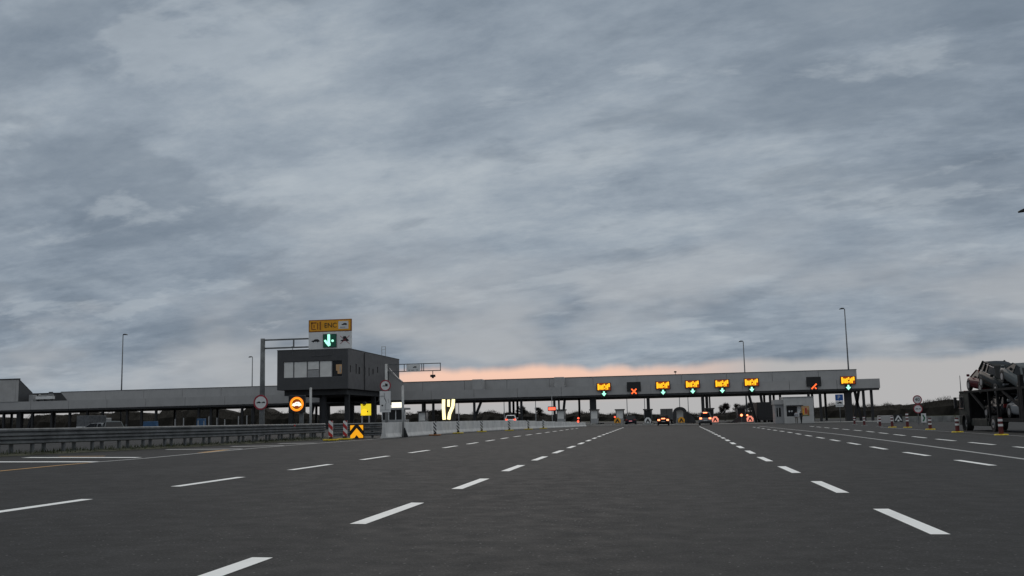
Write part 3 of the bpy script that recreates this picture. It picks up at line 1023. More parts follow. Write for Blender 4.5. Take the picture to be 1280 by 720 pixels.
# ================================================================== MASTS AND POLES
def mast(x, y, h, label, head=-1, base=None):
    z = gz(x) if base is None else base
    t = thing('lamp_mast', label, 'lamp mast', (x, y, z), 0, 'tall lighting masts')
    MB().tube((0, 0, 0), (0, 0, h), 0.19, 0.09, 10).build('pole', 'steel_dark', t, smooth=True)
    MB().bar((0, 0, h - .05), (head * 0.5, 0, h + .03), 0.1, 0.1).build('arm', 'steel_dark', t)
    MB().prism([(head * 0.15, h - .02), (head * 0.95, h - .10), (head * 1.0, h + .02), (head * 0.6, h + .2), (head * 0.1, h + .16)], 'y', -.3, .3).build('lamp_head', 'black', t, bevel=.03)
    MB().box(-.25, .25, -.25, .25, 0, .04).build('base_plate', 'steel_dark', t)
    return t


mast(-116.3, 204, 21.2, 'tall lamp mast rising behind the canopy at far left', 1)
mast(-102.9, 243, 18.2, 'lamp mast behind the canopy left of the control building', -1)
mast(18.6, 229, 17.7, 'lamp mast behind the canopy between the amber signs', -1)
mast(36.45, 204, 21.8, 'tallest lamp mast above the canopy right end', -1)
mast(31.35, 88, 17.9, 'lamp mast at the right edge with only its head in frame', -1)

pole_x = [(-49, 5.6), (-40.5, 5.4), (-34.8, 7), (-29.6, 7), (-9.9, 7), (-5.8, 7), (4.4, 7), (6.2, 7)]
for k, (x, h) in enumerate([(579, 5.2), (631, 6.4), (667, 6.4), (783, 6.4), (805, 6.4), (847, 6.4), (857, 6.4)]):
    X = {579: -47.2, 631: -36.4, 667: -29.0, 783: -7.9, 805: -3.9, 847: 4.0, 857: 5.9}[x]
    t = thing('lamp_post', 'thin grey pole seen below the canopy, %s of seven from left' % ORD[k], 'pole', (X, 232, gz(X)), 0, 'thin poles behind the plaza')
    MB().tube((0, 0, 0), (0, 0, h), .10, .08, 6).build('pole', 'grey_panel', t)
    MB().box(-.3, .3, -.12, .12, h, h + .12).build('lamp_head', 'steel_dark', t)

for x, y, h, lab in ((-24.45, 68, 3.4, 'pale plain post rising behind the left guardrail'), (-17.15, 65.6, 3.40, 'pale post standing against the concrete barrier start')):
    t = thing('pale_post', lab, 'post', (x, y, gz(x)))
    MB().tube((0, 0, 0), (0, 0, h), .085, .085, 12).build('pole', 'pole', t, smooth=True)
    MB().tube((0, 0, h), (0, 0, h + .03), .09, .03, 12).build('cap', 'pole', t)
    if y < 66:
        MB().prism([(0.0, 0), (.36, 0), (.12, .62), (.0, .62)], 'y', -.06, .06).build('brace', 'black', t)

# ================================================================== GANTRY SIGNS
g1 = thing('gantry', 'grey cantilever gantry post with two arms behind the left guardrail', 'gantry', (-29.8, 72.3, gz(-29.8)))
MB().tube((0, 0, 0), (0, 0, 7.3), .21, .17, 12).build('post', 'steel', g1, smooth=True)
for z_ in (7.18, 6.55):
    MB().bar((0, 0, z_), (7.0, 0, z_), .11, .11).build('arm', 'steel', g1)
for x_ in (2.45, 4.6, 6.9):
    MB().bar((x_, 0, 6.6), (x_, 0, 7.12), .09, .09).build('arm_strut', 'steel', g1)
MB().box(-.3, .3, -.3, .3, 0, .5).build('footing', 'concrete', g1)
for dx in (-.16, .16):
    MB().prism([(dx - .04, .5), (dx + .04, .5), (dx * .7, 1.0)], 'y', -.1, .1).build('gusset', 'steel_dark', g1)

sg = thing('overhead_sign', 'orange and white overhead lane sign with a green lit arrow', 'sign', (-24.4, 72.0, 6.86))
W2 = 1.67
MB().box(-W2, W2, 0, .14, 1.30, 2.22).build('top_panel', 'signorange', sg, bevel=.01)
MB().box(-W2, W2, 0, .14, 0.0, 1.285).build('lower_panel', 'white', sg, bevel=.01)
MB().box(-W2 + .07, W2 - .07, -.012, -.001, 1.37, 2.15).build('yellow_face', 'signyellow', sg)
MB().box(.66, 1.44, -.024, -.013, 1.48, 2.06).build('white_field', 'white', sg)
text('lettering', 'ENC', .50, (.05, -.02, 1.76), 'ink', sg)
# stylised square emblem at the left of the sign: strokes of darker orange
for a in ((-1.46, -1.05, 1.95, 2.05), (-1.46, -1.38, 1.50, 2.05), (-1.28, -1.2, 1.62, 1.85), (-1.0, -.92, 1.5, 2.0), (-1.38, -1.1, 1.47, 1.54), (-.80, -.70, 1.45, 2.08)):
    MB().box(a[0], a[1], -.022, -.013, a[2], a[3]).build('emblem_stroke', 'signorange', sg)


def car_icon(cx, cz, w, parent, y=-.026, m='ink', name='car_pictogram'):
    p = [(-.5, .0), (-.48, .12), (-.25, .17), (-.08, .30), (.28, .30), (.42, .18), (.5, .14), (.5, .0), (.36, .0), (.30, -.07), (.22, -.07), (.16, 0), (-.16, 0), (-.22, -.07), (-.30, -.07), (-.36, 0)]
    return MB().prism([(cx + a * w, cz + b * w) for a, b in p], 'y', y - .008, y).build(name, m, parent)


car_icon(1.12, 1.78, .42, sg)
MB().box(.80, 1.2, -.034, -.026, 1.58, 1.63).build('card_pictogram', 'grey_panel', sg)
car_icon(-1.12, .58, .62, sg, -.004)
car_icon(1.15, .56, .62, sg, -.004)
MB().prism([(.98, .74), (1.32, .74), (1.25, .92), (1.04, .92)], 'y', -.014, -.004).build('roof_box_pictogram', 'ink', sg)
for s_ in (-1, 1):
    MB().bar((1.15 - s_ * .36, -.01, .35), (1.15 + s_ * .36, -.01, .95), .006, .03).build('cross_line', 'red', sg)
MB().box(-.52, .52, -.08, -.001, .12, 1.12).build('signal_case', 'black', sg, bevel=.01)
MB().box(-.49, .49, -.086, -.081, .15, 1.09).build('signal_screen', 'greenglow', sg)
tubepath([(-.06, -.11, 1.08), (-.05, -.11, .42)], .10).build('lit_stroke', 'green', sg)
tubepath([(-.27, -.11, .52), (-.02, -.11, .24), (.0, -.11, .42)], .085).build('lit_stroke', 'green', sg)
for x_ in (-.32, .24):
    MB().tube((x_, -.13, .60), (x_, -.09, .60), .09, .09, 10).build('lit_dot', 'green', sg)
for x_ in (-1.2, 1.2):
    MB().box(x_ - .06, x_ + .06, .15, .24, .1, 2.1).build('bracket', 'steel', sg)


def round_sign(name, label, x, y, z, r, icon, group=None, pole=True):
    zb = gz(x)
    t = thing(name, label, 'sign', (x, y, zb), 0, group)
    c = z - zb
    if pole:
        MB().tube((0, .1, 0), (0, .1, c + r * .6), .05).build('pole', 'steel', t)
    MB().disc((0, 0, c), r * .98, .04, 28).build('plate', 'white', t)
    MB().ring((0, -.012, c), r * .80, r, .03, 32).build('red_ring', 'red', t)
    if icon == 'overtake':
        car_icon(-.30 * r, c - .08 * r, r * .62, t, -.003)
        car_icon(.36 * r, c - .08 * r, r * .55, t, -.003)
    elif icon == 'truck':
        MB().prism([(-.05 * r, c - .15 * r), (-.05 * r, c + .38 * r), (.42 * r, c + .28 * r), (.42 * r, c - .15 * r)], 'y', -.012, -.003).build('truck_pictogram', 'ink', t)
        car_icon(-.32 * r, c - .12 * r, r * .5, t, -.003)
    else:
        text('lettering', icon, r * 1.05, (0, -.01, c), 'ink', t)
    return t


s1 = round_sign('no_overtaking_sign', 'round red ringed no overtaking sign on the thick gantry post', -28.97, 70, 2.97, .55, 'overtake')
MB().box(-.02, .02, .02, .2, 2.2, 2.6).build('bracket', 'steel', s1)
MB().tube((0, .25, 0), (0, .25, 2.9), .20, .18, 12).build('support_post', 'steel', s1)

ld = thing('led_sign', 'glowing orange ring LED sign with a white car behind the guardrail', 'sign', (-26.22, 70, .48))
MB().box(-.62, .62, 0, .2, 1.68, 2.92).build('case', 'black', ld, bevel=.03)
MB().tube((0.25, .3, 0), (0.25, .3, 1.7), .17, .17, 10).build('post', 'steel', ld)
MB().ring((0, -.03, 2.3), .40, .52, .028, 32).build('lit_ring', 'orange', ld)
MB().ring((0, -.024, 2.3), .37, .41, .02, 32).build('ring_edge', 'amber', ld)
MB().disc((0, -.006, 2.3), .37, .005, 24).build('glow_field', 'amber_glow', ld)
car_icon(-.0, 2.18, .70, ld, -.01, 'whitelamp', 'lit_car')
car_icon(-.0, 2.27, .62, ld, -.02, 'whitelamp', 'lit_car')
MB().box(-.05, .09, -.034, -.029, 2.31, 2.345).build('dark_mark', 'black', ld)

ys = thing('flashing_sign', 'lit yellow square warning sign on two legs under the canopy', 'sign', (-25.55, 85, gz(-25.55)))
MB().box(-.46, .46, 0, .08, 1.50, 2.5).build('panel', 'yellowlamp', ys, bevel=.02)
MB().tube((-.14, -.05, 1.78), (-.14, -.002, 1.78), .25, .25, 14).build('lamp', 'amber', ys)
MB().tube((-.14, .0, 2.5), (-.14, .05, 2.5), .18, .18, 10).build('lamp_housing', 'black', ys)
MB().box(.10, .2, -.01, -.001, 1.78, 1.9).build('dark_mark', 'ink', ys)
for x_ in (-.36, .28):
    MB().box(x_ - .06, x_ + .06, .02, .1, 0, 1.5).build('leg', 'grey_panel', ys)

g2 = thing('gantry', 'thin distant gantry frame with a hanging camera right of control building', 'gantry', (-27.95, 100.3, gz(-27.95)))
MB().tube((0, 0, 0), (0, 0, 6.8), .17, .14, 12).build('post', 'pole', g2, smooth=True)
for z_ in (6.72, 5.98):
    MB().bar((0, 0, z_), (5.75, 0, z_), .08, .08).build('arm', 'steel_dark', g2)
for x_ in (1.9, 2.25, 3.75, 3.95, 5.7):
    MB().bar((x_, 0, 6.02), (x_, 0, 6.68), .07, .07).build('arm_strut', 'steel_dark', g2)
MB().tube((4.9, 0, 5.94), (4.9, 0, 5.55), .04).build('camera_stalk', 'steel_dark', g2)
MB().box(4.65, 5.15, -.15, .15, 5.32, 5.56).box(4.8, 5.0, -.1, .1, 5.2, 5.33).build('camera', 'black', g2, bevel=.03)
b2 = thing('overhead_sign', 'small pale sign board with a car symbol on the thin gantry', 'sign', (-25.05, 100.1, 6.42))
MB().box(-.72, .72, 0, .08, 0, .74).build('panel', 'white', b2, bevel=.01)
car_icon(.15, .42, .4, b2, -.002)
for k, (a, w) in enumerate(((-.5, .18), (-.2, .3), (.3, .2))):
    MB().box(a, a + w, -.01, -.001, .12, .2).build('printed_line', 'grey_panel', b2)
s2 = round_sign('no_overtaking_sign', 'round no overtaking sign above a white panel on the gantry post', -27.95, 99.9, 5.08, .58, 'truck', pole=False)
MB().box(-.03, .03, .03, .3, 4.3, 4.9).build('bracket', 'steel', s2)
pn = thing('info_panel', 'tall white information panel with black lines on the gantry post', 'sign', (-27.98, 99.9, gz(-28)))
MB().box(-.57, .57, 0, .06, 1.85, 4.0).build('panel', 'white', pn, bevel=.01)
for a, b_, w in (((-.06, 3.8), (-.06, 3.3), .09), ((-.06, 3.3), (.12, 2.9), .06), ((.12, 2.9), (.0, 2.5), .06), ((.0, 2.5), (.05, 2.1), .07), ((-.5, 3.5), (-.1, 3.5), .03), ((.3, 3.2), (.4, 2.8), .04)):
    MB().bar((a[0], -.008, a[1]), (b_[0], -.008, b_[1]), .008 if abs(a[0] - b_[0]) < .3 else w, w if abs(a[0] - b_[0]) < .3 else w).build('printed_line', 'ink', pn)
MB().disc((-.3, -.012, 2.55), .09, .011, 10).build('printed_dot', 'ink', pn)
MB().box(-.5, .5, -.01, -.001, 2.08, 2.11).build('printed_line', 'grey_panel', pn)
MB().box(-.05, .05, .07, .28, 2.2, 3.7).build('bracket', 'steel', pn)

# ------------------------------------------------------------------ signs on the right
for z_, ic, lab in ((2.45, '40', 'round speed limit sign reading 40 on the right'), (1.50, 'overtake', 'round no overtaking sign directly below the 40 sign')):
    t = round_sign('round_sign', lab, 26.36, 110, z_, .46, ic, pole=(ic == '40'))
    if ic != '40':
        MB().box(-.03, .03, .02, .1, 1.3, 1.8).build('bracket', 'steel', t)
cmk = thing('direction_marker', 'white arrow marker plate below the two round signs at right', 'marker', (26.62, 109, gz(26.6)))
MB().box(-.05, .05, .05, .1, 0, .9).build('post', 'steel', cmk)
MB().box(-.24, .24, 0, .04, .22, 1.15).build('plate', 'white', cmk)
MB().prism([(-.16, .35), (.02, .35), (.16, .68), (.02, 1.02), (-.16, 1.02), (0, .68)], 'y', -.01, -.001).build('arrow', 'signgreen', cmk)
pk = thing('parking_sign', 'blue square sign above a white panel right of the kiosk', 'sign', (25.25, 150, gz(25)))
MB().tube((0, .08, 0), (0, .08, 3.9), .05).build('pole', 'steel', pk)
MB().box(-.54, .54, 0, .04, 3.13, 4.02).build('blue_plate', 'blue', pk)
text('lettering', 'P', .72, (-.05, -.005, 3.57), 'white', pk)
MB().box(-.54, .54, 0, .04, 2.24, 3.08).build('white_plate', 'white', pk)
car_icon(0, 2.74, .7, pk, -.002)
MB().box(-.4, .4, -.01, -.001, 2.42, 2.48).build('printed_line', 'grey_panel', pk)
cbk = thing('concrete_block', 'pale concrete block with a white arrow board by the bollards', 'block', (27.3, 130, gz(27.3)))
MB().prism([(-.95, 0), (.95, 0), (.85, .95), (-.85, .95)], 'y', 0, .8).build('block', 'fascia_pale', cbk, bevel=.03)
ab = thing('arrow_board', 'dark arrow board with a white chevron right of the concrete block', 'marker', (28.75, 130, gz(28.7)))
MB().box(-.5, .5, 0, .06, .15, 1.05).build('board', 'black', ab)
MB().bar((-.36, -.01, .3), (0, -.01, .9), .012, .16).build('chevron_stroke', 'white', ab)
MB().bar((.36, -.012, .3), (0, -.012, .9), .012, .16).build('chevron_stroke', 'white', ab)
MB().box(-.12, .12, -.02, -.003, .2, .42).build('white_mark', 'white', ab)
for x_ in (-.4, .4):
    MB().box(x_ - .04, x_ + .04, .06, .14, 0, .5).build('leg', 'steel_dark', ab)
lw = thing('low_wall', 'low grey concrete wall behind the truck at right', 'wall', (38, 140, gz(38)))
for k in range(7):
    MB().prism([(-8.3 + 4 * k, 0), (-4.33 + 4 * k, 0), (-4.33 + 4 * k, .75), (-8.3 + 4 * k, .75)], 'y', -k * 1.2, -k * 1.2 + .4).build('wall_segment', 'kerb', lw, bevel=.02)


# ================================================================== POSTS ON YELLOW FEET
def stripe_poly(w, z0, z1, k0, k1, slope):
    """diagonal stripe clipped to a plate w wide, z0..z1"""
    a = [(-w, k0 + slope * w), (w, k0 - slope * w), (w, k1 - slope * w), (-w, k1 + slope * w)]
    def clip(poly, f, lim, sgn):
        out = []
        for i in range(len(poly)):
            p, q = poly[i], poly[(i + 1) % len(poly)]
            ip, iq = sgn * (p[1] - lim) >= 0, sgn * (q[1] - lim) >= 0
            if ip:
                out.append(p)
            if ip != iq:
                t_ = (lim - p[1]) / (q[1] - p[1])
                out.append((p[0] + (q[0] - p[0]) * t_, lim))
        return out
    a = clip(a, 1, z0, 1)
    if len(a) > 2:
        a = clip(a, 1, z1, -1)
    return a


def foot(t, m='rubber_yellow', w=.42):
    MB().prism([(-w, -.2), (-w * .6, -.3), (w * .6, -.3), (w, -.2), (w, .2), (w * .6, .3), (-w * .6, .3), (-w, .2)], 'z', 0, .09).build('foot', m, t, bevel=.02)
    MB().box(-.09, .09, -.08, .08, .09, .2).build('socket', 'black', t)


def baffle(x, y, label, hw, h, cm_, slope, nst, group, lit=None, foot_m='rubber_yellow', rot=0.0):
    t = thing('striped_post', label, 'striped post', (x, y, gz(x) + 0.006), rot, group)
    foot(t, foot_m)
    z0, z1 = .2, h
    MB().box(-hw, hw, -.03, .03, z0, z1).build('plate', 'white', t, bevel=.01)
    per = (z1 - z0) / nst
    for k in range(-2, nst + 2):
        a = stripe_poly(hw, z0, z1, z0 + per * k, z0 + per * (k + .5), slope)
        if len(a) > 2:
            MB().prism(a, 'y', -.036, -.031).build('stripe', cm_, t)
    return t


RW = 'red and white striped posts at the rail end'
baffle(-18.75, 55.5, 'red and white striped post on a yellow foot, left of the pair', .125, 1.12, 'redstripe', .9, 2, RW)
baffle(-18.70, 58.0, 'red and white striped post next to the lit chevron board', .125, 1.12, 'redstripe', .9, 2, RW)
cv = thing('chevron_board', 'lit yellow chevron board with black arrow at the rail end', 'chevron board', (-18.72, 60.3, gz(-18.7)))
MB().box(-.44, .46, 0, .1, .02, .92).build('case', 'black', cv, bevel=.01)
MB().prism([(-.40, .06), (-.14, .06), (0.0, .24), (.16, .06), (.42, .06), (.42, .2), (0.01, .66), (-.40, .2)], 'y', -.012, -.001).build('lit_face', 'chevlamp', cv)
MB().prism([(-.40, .5), (-.12, .84), (-.40, .84)], 'y', -.012, -.001).build('lit_corner', 'chevlamp', cv)
MB().prism([(.42, .5), (.14, .84), (.42, .84)], 'y', -.012, -.001).build('lit_corner', 'chevlamp', cv)

BWG = 'black and white striped posts along the concrete barrier'
BWP = [(-16.25, 71.2), (-16.35, 80.0), (-15.95, 88.5), (-14.6, 96.0), (-13.95, 105.1), (-13.2, 112.1)]
for k, (x, y) in enumerate(BWP):
    baffle(x, y, 'black and white striped post on a yellow foot, %s from left along barrier' % ORD[k] if k else 'black and white striped post on an orange foot nearest the pale post',
           .11, .98, 'ink', 1.2, 3, BWG, foot_m='rubber_yellow' if k else 'signorange')


def bollard(x, y, label, h, yellow=True):
    t = thing('bollard', label, 'bollard', (x, y, gz(x) + .006), 0, 'red and white bollards on the right')
    if yellow:
        MB().tube((0, 0, 0), (0, 0, .06), .36, .33, 8).build('foot', 'rubber_yellow', t)
    else:
        MB().tube((0, 0, 0), (0, 0, .06), .32, .30, 8).build('foot', 'kerb', t)
    MB().tube((0, 0, .06), (0, 0, h), .125, .105, 12).build('tube', 'darkred', t, smooth=False)
    n_ = 3 if h > 1.1 else 2
    for k in range(n_):
        z = h - .08 - .26 * k
        MB().tube((0, 0, z - .12), (0, 0, z), .124 - .003 * (n_ - k), .122 - .003 * (n_ - k), 12).build('white_band', 'white', t)
    return t


BO = [(20.6, 108.5, .95, False), (19.9, 97.5, .95, False), (19.8, 92.0, 1.0, True), (20.5, 89.5, 1.25, True), (19.35, 77.6, .82, True), (18.0, 65.8, .88, True), (17.6, 56.4, .92, True)]
BL = ['dark banded bollard with grey foot, farthest left of the row', 'dark banded bollard with grey foot, second in the row',
      'banded bollard with yellow foot left of the tallest bollard', 'tallest red and white bollard with three white bands',
      'red and white bollard on yellow foot below the round signs', 'red and white bollard on yellow foot by the truck cab',
      'red and white bollard on yellow foot in front of truck middle']
for (x, y, h, yf), lab in zip(BO, BL):
    bollard(x, y, lab, h, yf)
bollard(21.9, 121, 'dark banded bollard just right of the blue sign', .95, False)

for k, (x, h) in enumerate(((-48.3, 1.6), (-47.9, 1.7), (-46.2, 1.35), (-45.85, 1.4), (-45.2, 1.8), (-44.8, 1.65), (-43.05, 1.45), (-42.05, 1.75), (-41.6, 1.8))):
    t = thing('marker_post', 'thin pale marker post behind left guardrail, %s of nine from left' % ORD[k], 'post', (x, 95 + (k % 3), .54), 0, 'pale marker posts behind the guardrail')
    MB().tube((0, 0, 0), (0, 0, h), .06, .05, 8).build('pole', 'grey_panel', t)
    MB().box(-.09, .09, -.09, .09, 0, .06).build('base', 'kerb', t)
for x, y, lab in ((-64.3, 120, 'larger blue plastic barrier seen over the left guardrail'), (-46.9, 97.9, 'small blue plastic barrier among the pale marker posts')):
    t = thing('plastic_barrier', lab, 'barrier', (x, y, .54))
    w = 1.1 if y > 100 else .5
    MB().prism([(-w, 0), (w, 0), (w * .92, .35), (w * .8, 1.6), (-w * .8, 1.6), (-w * .92, .35)], 'y', -.25, .25).build('body', 'blueplastic', t, bevel=.04)
    for s_ in (-.5, .5):
        MB().box(s_ * w - .1, s_ * w + .1, -.27, -.255, .5, 1.5).build('rib', 'blueplastic', t)


# ================================================================== VEHICLES
KINDS = {   # length, width, height, belt, cabin fractions (rear base, roof rear, roof front, screen base), hood drop
    'hatch': (4.0, 1.72, 1.48, .92, (.015, .10, .55, .77), .80),
    'suv': (4.4, 1.84, 1.66, 1.05, (.015, .09, .58, .77), .86),
    'sedan': (4.6, 1.80, 1.44, .92, (.13, .31, .58, .77), .78),
    'van': (4.3, 1.80, 1.84, 1.08, (.008, .035, .62, .80), .80),
}


def car(kind, label, loc, rz, pm, pitch=0.0, group=None, brake=False, trim=False, plate_lit=False):
    L, W, H, B, (c0, c1, c2, c3), hd = KINDS[kind]
    t = thing('car', label, 'car', loc, rz, group)
    t.rotation_euler = (pitch, 0, rz)
    hw = W / 2
    Y = lambda f: -L / 2 + f * L
    sedan = kind == 'sedan'
    st = [(0.0, .40, B * .80, .82), (.012, .30, B * .93, .91), (.05, .24, B * (.99 if not sedan else 1.0), .965), (.14, .21, B * 1.01, .99), (.3, .20, B * 1.0, 1), (.55, .20, B * .985, 1),
          (.72, .20, B * .97, 1), (.79, .20, B * .95, .99), (.9, .21, B * (hd + .06), .955), (.965, .24, B * hd, .89), (.99, .32, B * (hd - .12), .80), (1.0, .40, B * (hd - .24), .72)]
    vs, fs = [], []
    for f, zb, zt, wf in st:
        w = hw * wf
        half = [(w * .88, zb), (w * .985, zb + .10), (w, zb + .45 * (zt - zb)), (w * .985, zb + .72 * (zt - zb)), (w * .93, zt - .02), (w * .80, zt + .015)]
        ring_ = half + [(-a, b) for a, b in reversed(half)]
        vs += [(a, Y(f), b) for a, b in ring_]
    n = 12
    for i in range(len(st) - 1):
        for j in range(n):
            k = (j + 1) % n
            fs.append((i * n + j, i * n + k, (i + 1) * n + k, (i + 1) * n + j))
    fs += [tuple(range(n)), tuple(range((len(st) - 1) * n, len(st) * n))]
    body = MB().add(vs, fs).build('body', pm, t, smooth=True)
    # glasshouse
    zb, zr = B - .03, H - .05
    bw, rw = hw * .90, hw * .70
    prof = [(c0, zb, bw * .95), (c1, zr - .02, rw * .98), ((c1 + c2) / 2, zr + .015, rw), (c2, zr - .02, rw * .98), (c3, zb, bw * .95)]
    vs = []
    for f, z, w in prof[1:4]:
        vs += [(w, Y(f), z), (-w, Y(f), z)]
    base = [(bw * .94, Y(c0), zb), (-bw * .94, Y(c0), zb), (bw, Y((c1 + c2) / 2), zb), (-bw, Y((c1 + c2) / 2), zb), (bw * .94, Y(c3), zb), (-bw * .94, Y(c3), zb)]
    vs += base
    fs = [(0, 1, 3, 2), (2, 3, 5, 4), (6, 0, 2, 8), (8, 2, 4, 10), (1, 7, 9, 3), (3, 9, 11, 5), (6, 7, 1, 0), (4, 5, 11, 10)]
    MB().add(vs, fs).build('windows', 'carglass', t)
    # roof skin and pillars
    r = MB()
    ya, yb, ym = Y(c1) - .03, Y(c2) + .03, (Y(c1) + Y(c2)) / 2
    rv = []
    for y_, z_, w_ in ((ya, zr - .03, rw * .99), (Y(c1) + .25, zr + .025, rw * 1.02), (ym, zr + .05, rw * 1.03), (Y(c2) - .25, zr + .03, rw * 1.02), (yb, zr - .03, rw * .99)):
        rv += [(w_, y_, z_ - .06), (w_ * .9, y_, z_ - .005), (0, y_, z_ + .02), (-w_ * .9, y_, z_ - .005), (-w_, y_, z_ - .06), (0, y_, z_ - .07)]
    rf = []
    for i in range(4):
        for j in range(6):
            k = (j + 1) % 6
            rf.append((i * 6 + j, i * 6 + k, (i + 1) * 6 + k, (i + 1) * 6 + j))
    rf += [tuple(range(6)), tuple(range(24, 30))]
    r.add(rv, rf).build('roof', pm, t, smooth=True)
    for s_ in (-1, 1):
        MB().bar((s_ * bw * .95, Y(c3), zb), (s_ * rw * .985, Y(c2), zr - .02), .06, .07).build('pillar', pm, t)
        MB().bar((s_ * bw * .95, Y(c0) + .02, zb), (s_ * rw * .985, Y(c1), zr - .02), .10, .16 if not sedan else .1).build('pillar', pm, t)
        ymid = Y((c1 + c2) / 2 + .02)
        MB().bar((s_ * (bw + .004), ymid, zb), (s_ * (rw + .008), ymid, zr - .02), .07, .05).build('pillar', 'black', t)
        if kind in ('suv', 'van', 'hatch'):
            yq = Y(c1 + .13)
            MB().bar((s_ * (bw + .004), yq, zb), (s_ * (rw + .008), yq, zr - .02), .12, .05).build('pillar', pm, t)
        if trim:
            MB().bar((s_ * (bw + .012), Y(c1 + .02), zb + .03), (s_ * (bw + .012), Y(c3 - .06), zb + .02), .03, .06).build('chrome_strip', 'chrome', t)
            MB().bar((s_ * (rw + .03), Y(c1 + .04), zr - .1), (s_ * (rw + .03), Y(c2), zr - .06), .03, .05).build('chrome_strip', 'chrome', t)
        MB().box(s_ * (hw + .09) - .09, s_ * (hw + .09) + .09, Y(c3) - .28, Y(c3) - .14, B + .02, B + .18).build('side_mirror', pm, t, bevel=.03)
        for f in (.185, .805):
            w_ = thing('wheel', '', '')
            del w_['label'], w_['category']
            w_.parent = t
            w_.location = (s_ * (hw - .10), Y(f), .32)
            MB().tube((-.11, 0, 0), (.11, 0, 0), .32, .32, 20).build('tyre', 'tyre', w_)
            MB().tube((s_ * .105, 0, 0), (s_ * .118, 0, 0), .21, .20, 14).build('rim', 'rim', w_)
            MB().tube((-.06 * s_, 0, .03), (s_ * .102, 0, .03), .385, .385, 20).build('wheel_arch', 'black', t, (s_ * (hw - .10), Y(f), .32))
        lz = B * .86
        MB().box(s_ * hw * .74 - .17, s_ * hw * .74 + .17, Y(0) - .02, Y(0.022), lz - .10, lz + .13).build('tail_light', 'brake' if brake else 'taillight', t, bevel=.03)
        MB().box(s_ * hw * .62 - .17, s_ * hw * .62 + .17, Y(.955), Y(.993), B * (hd - .12) - .06, B * (hd - .12) + .07).build('headlight', 'headlight', t, bevel=.03)
    if brake:
        MB().box(-.28, .28, Y(c0) - .04, Y(c0) + .05, H - .16 if kind == 'van' else B + .02, (H - .16 if kind == 'van' else B + .02) + .14).build('brake_light', 'brake', t)
    MB().box(-.26, .26, Y(0) - .03, Y(0) - .012, B * .55, B * .55 + .12).build('licence_plate', 'plate' if not plate_lit else 'redplate', t)
    MB().box(-hw * .86, hw * .86, Y(0) - .05, Y(.02), .34, .56).build('bumper', 'black' if kind in ('van', 'suv') else pm, t, bevel=.05)
    return t


M['redplate'] = mat('lit_pink_plate', (.4, .1, .12), .5, var=0, emit=(1.0, .35, .38), es=.7)
silver = paint('silver', (.24, .25, .26))
black = paint('black', (.012, .012, .014))
navy = paint('navy', (.016, .02, .03))
white_p = paint('white', (.82, .82, .82), .35)
graph = paint('graphite', (.016, .018, .018))
darkred_p = paint('maroon', (.075, .009, .016))
greysil = paint('pewter', (.10, .112, .116))

car('hatch', 'dark car braking with lit tail lights in the middle lane', (0.1, 151, gz(0.1)), 0, black, brake=True)
car('van', 'silver van braking at the booth right of the dark cars', (6.15, 150, gz(6.15)), R(-1), silver, brake=True)
car('sedan', 'dark blue car with a pinkish lit plate below the red cross', (-5.3, 172, gz(-5.3)), 0, navy, plate_lit=True)
dc = car('hatch', 'dark car partly hidden behind the middle booth with one lit light', (4.7, 182, gz(4.7)), 0, black, brake=True)
wc = car('suv', 'white car seen from behind over the concrete barrier', (-24.6, 164, gz(-24.6)), R(6), white_p)
for o_ in wc.children:
    if o_.name.startswith('tail_light'):
        o_.data.materials[0] = M['redlamp']
bt = thing('box_truck', 'white box truck beyond the dark braking car', 'truck', (0.8, 190, gz(.8)))
MB().box(-1.15, 1.15, 0, 5.5, .75, 2.75).build('cargo_box', 'white', bt, bevel=.03)
MB().box(-1.05, 1.05, 5.6, 7.4, .5, 2.3).build('cab', 'white', bt, bevel=.1)
for s_ in (-1, 1):
    for y_ in (1.2, 6.2):
        MB().tube((s_ * .78, y_, .45), (s_ * 1.08, y_, .45), .45, .45, 16).build('wheel', 'tyre', bt)
    MB().box(s_ * .9 - .12, s_ * .9 + .12, -.03, 0, .6, .74).build('tail_light', 'taillight', bt)
MB().box(-1.0, 1.0, .02, 5.4, .5, .74).build('chassis', 'black', bt)
MB().box(-.02, .02, -.015, -.001, .8, 2.7).build('door_seam', 'frame', bt)
dt = thing('box_truck', 'dark tall truck body under the canopy left of the kiosk', 'truck', (17.5, 176, gz(17.5)))
MB().box(-1.45, 1.5, 0, 9, .62, 3.45).build('cargo_box', 'black', dt, bevel=.04)
MB().box(-1.2, 1.2, .05, 9, .4, .61).build('chassis', 'column', dt)
for s_ in (-1, 1):
    for y_ in (1.0, 2.2, 7.6):
        MB().tube((s_ * .95, y_, .5), (s_ * 1.25, y_, .5), .5, .5, 16).build('wheel', 'tyre', dt)
for x_ in (-.03, 1.2, -1.2):
    MB().box(x_ - .03, x_ + .03, -.02, -.001, .7, 3.4).build('door_bar', 'column', dt)

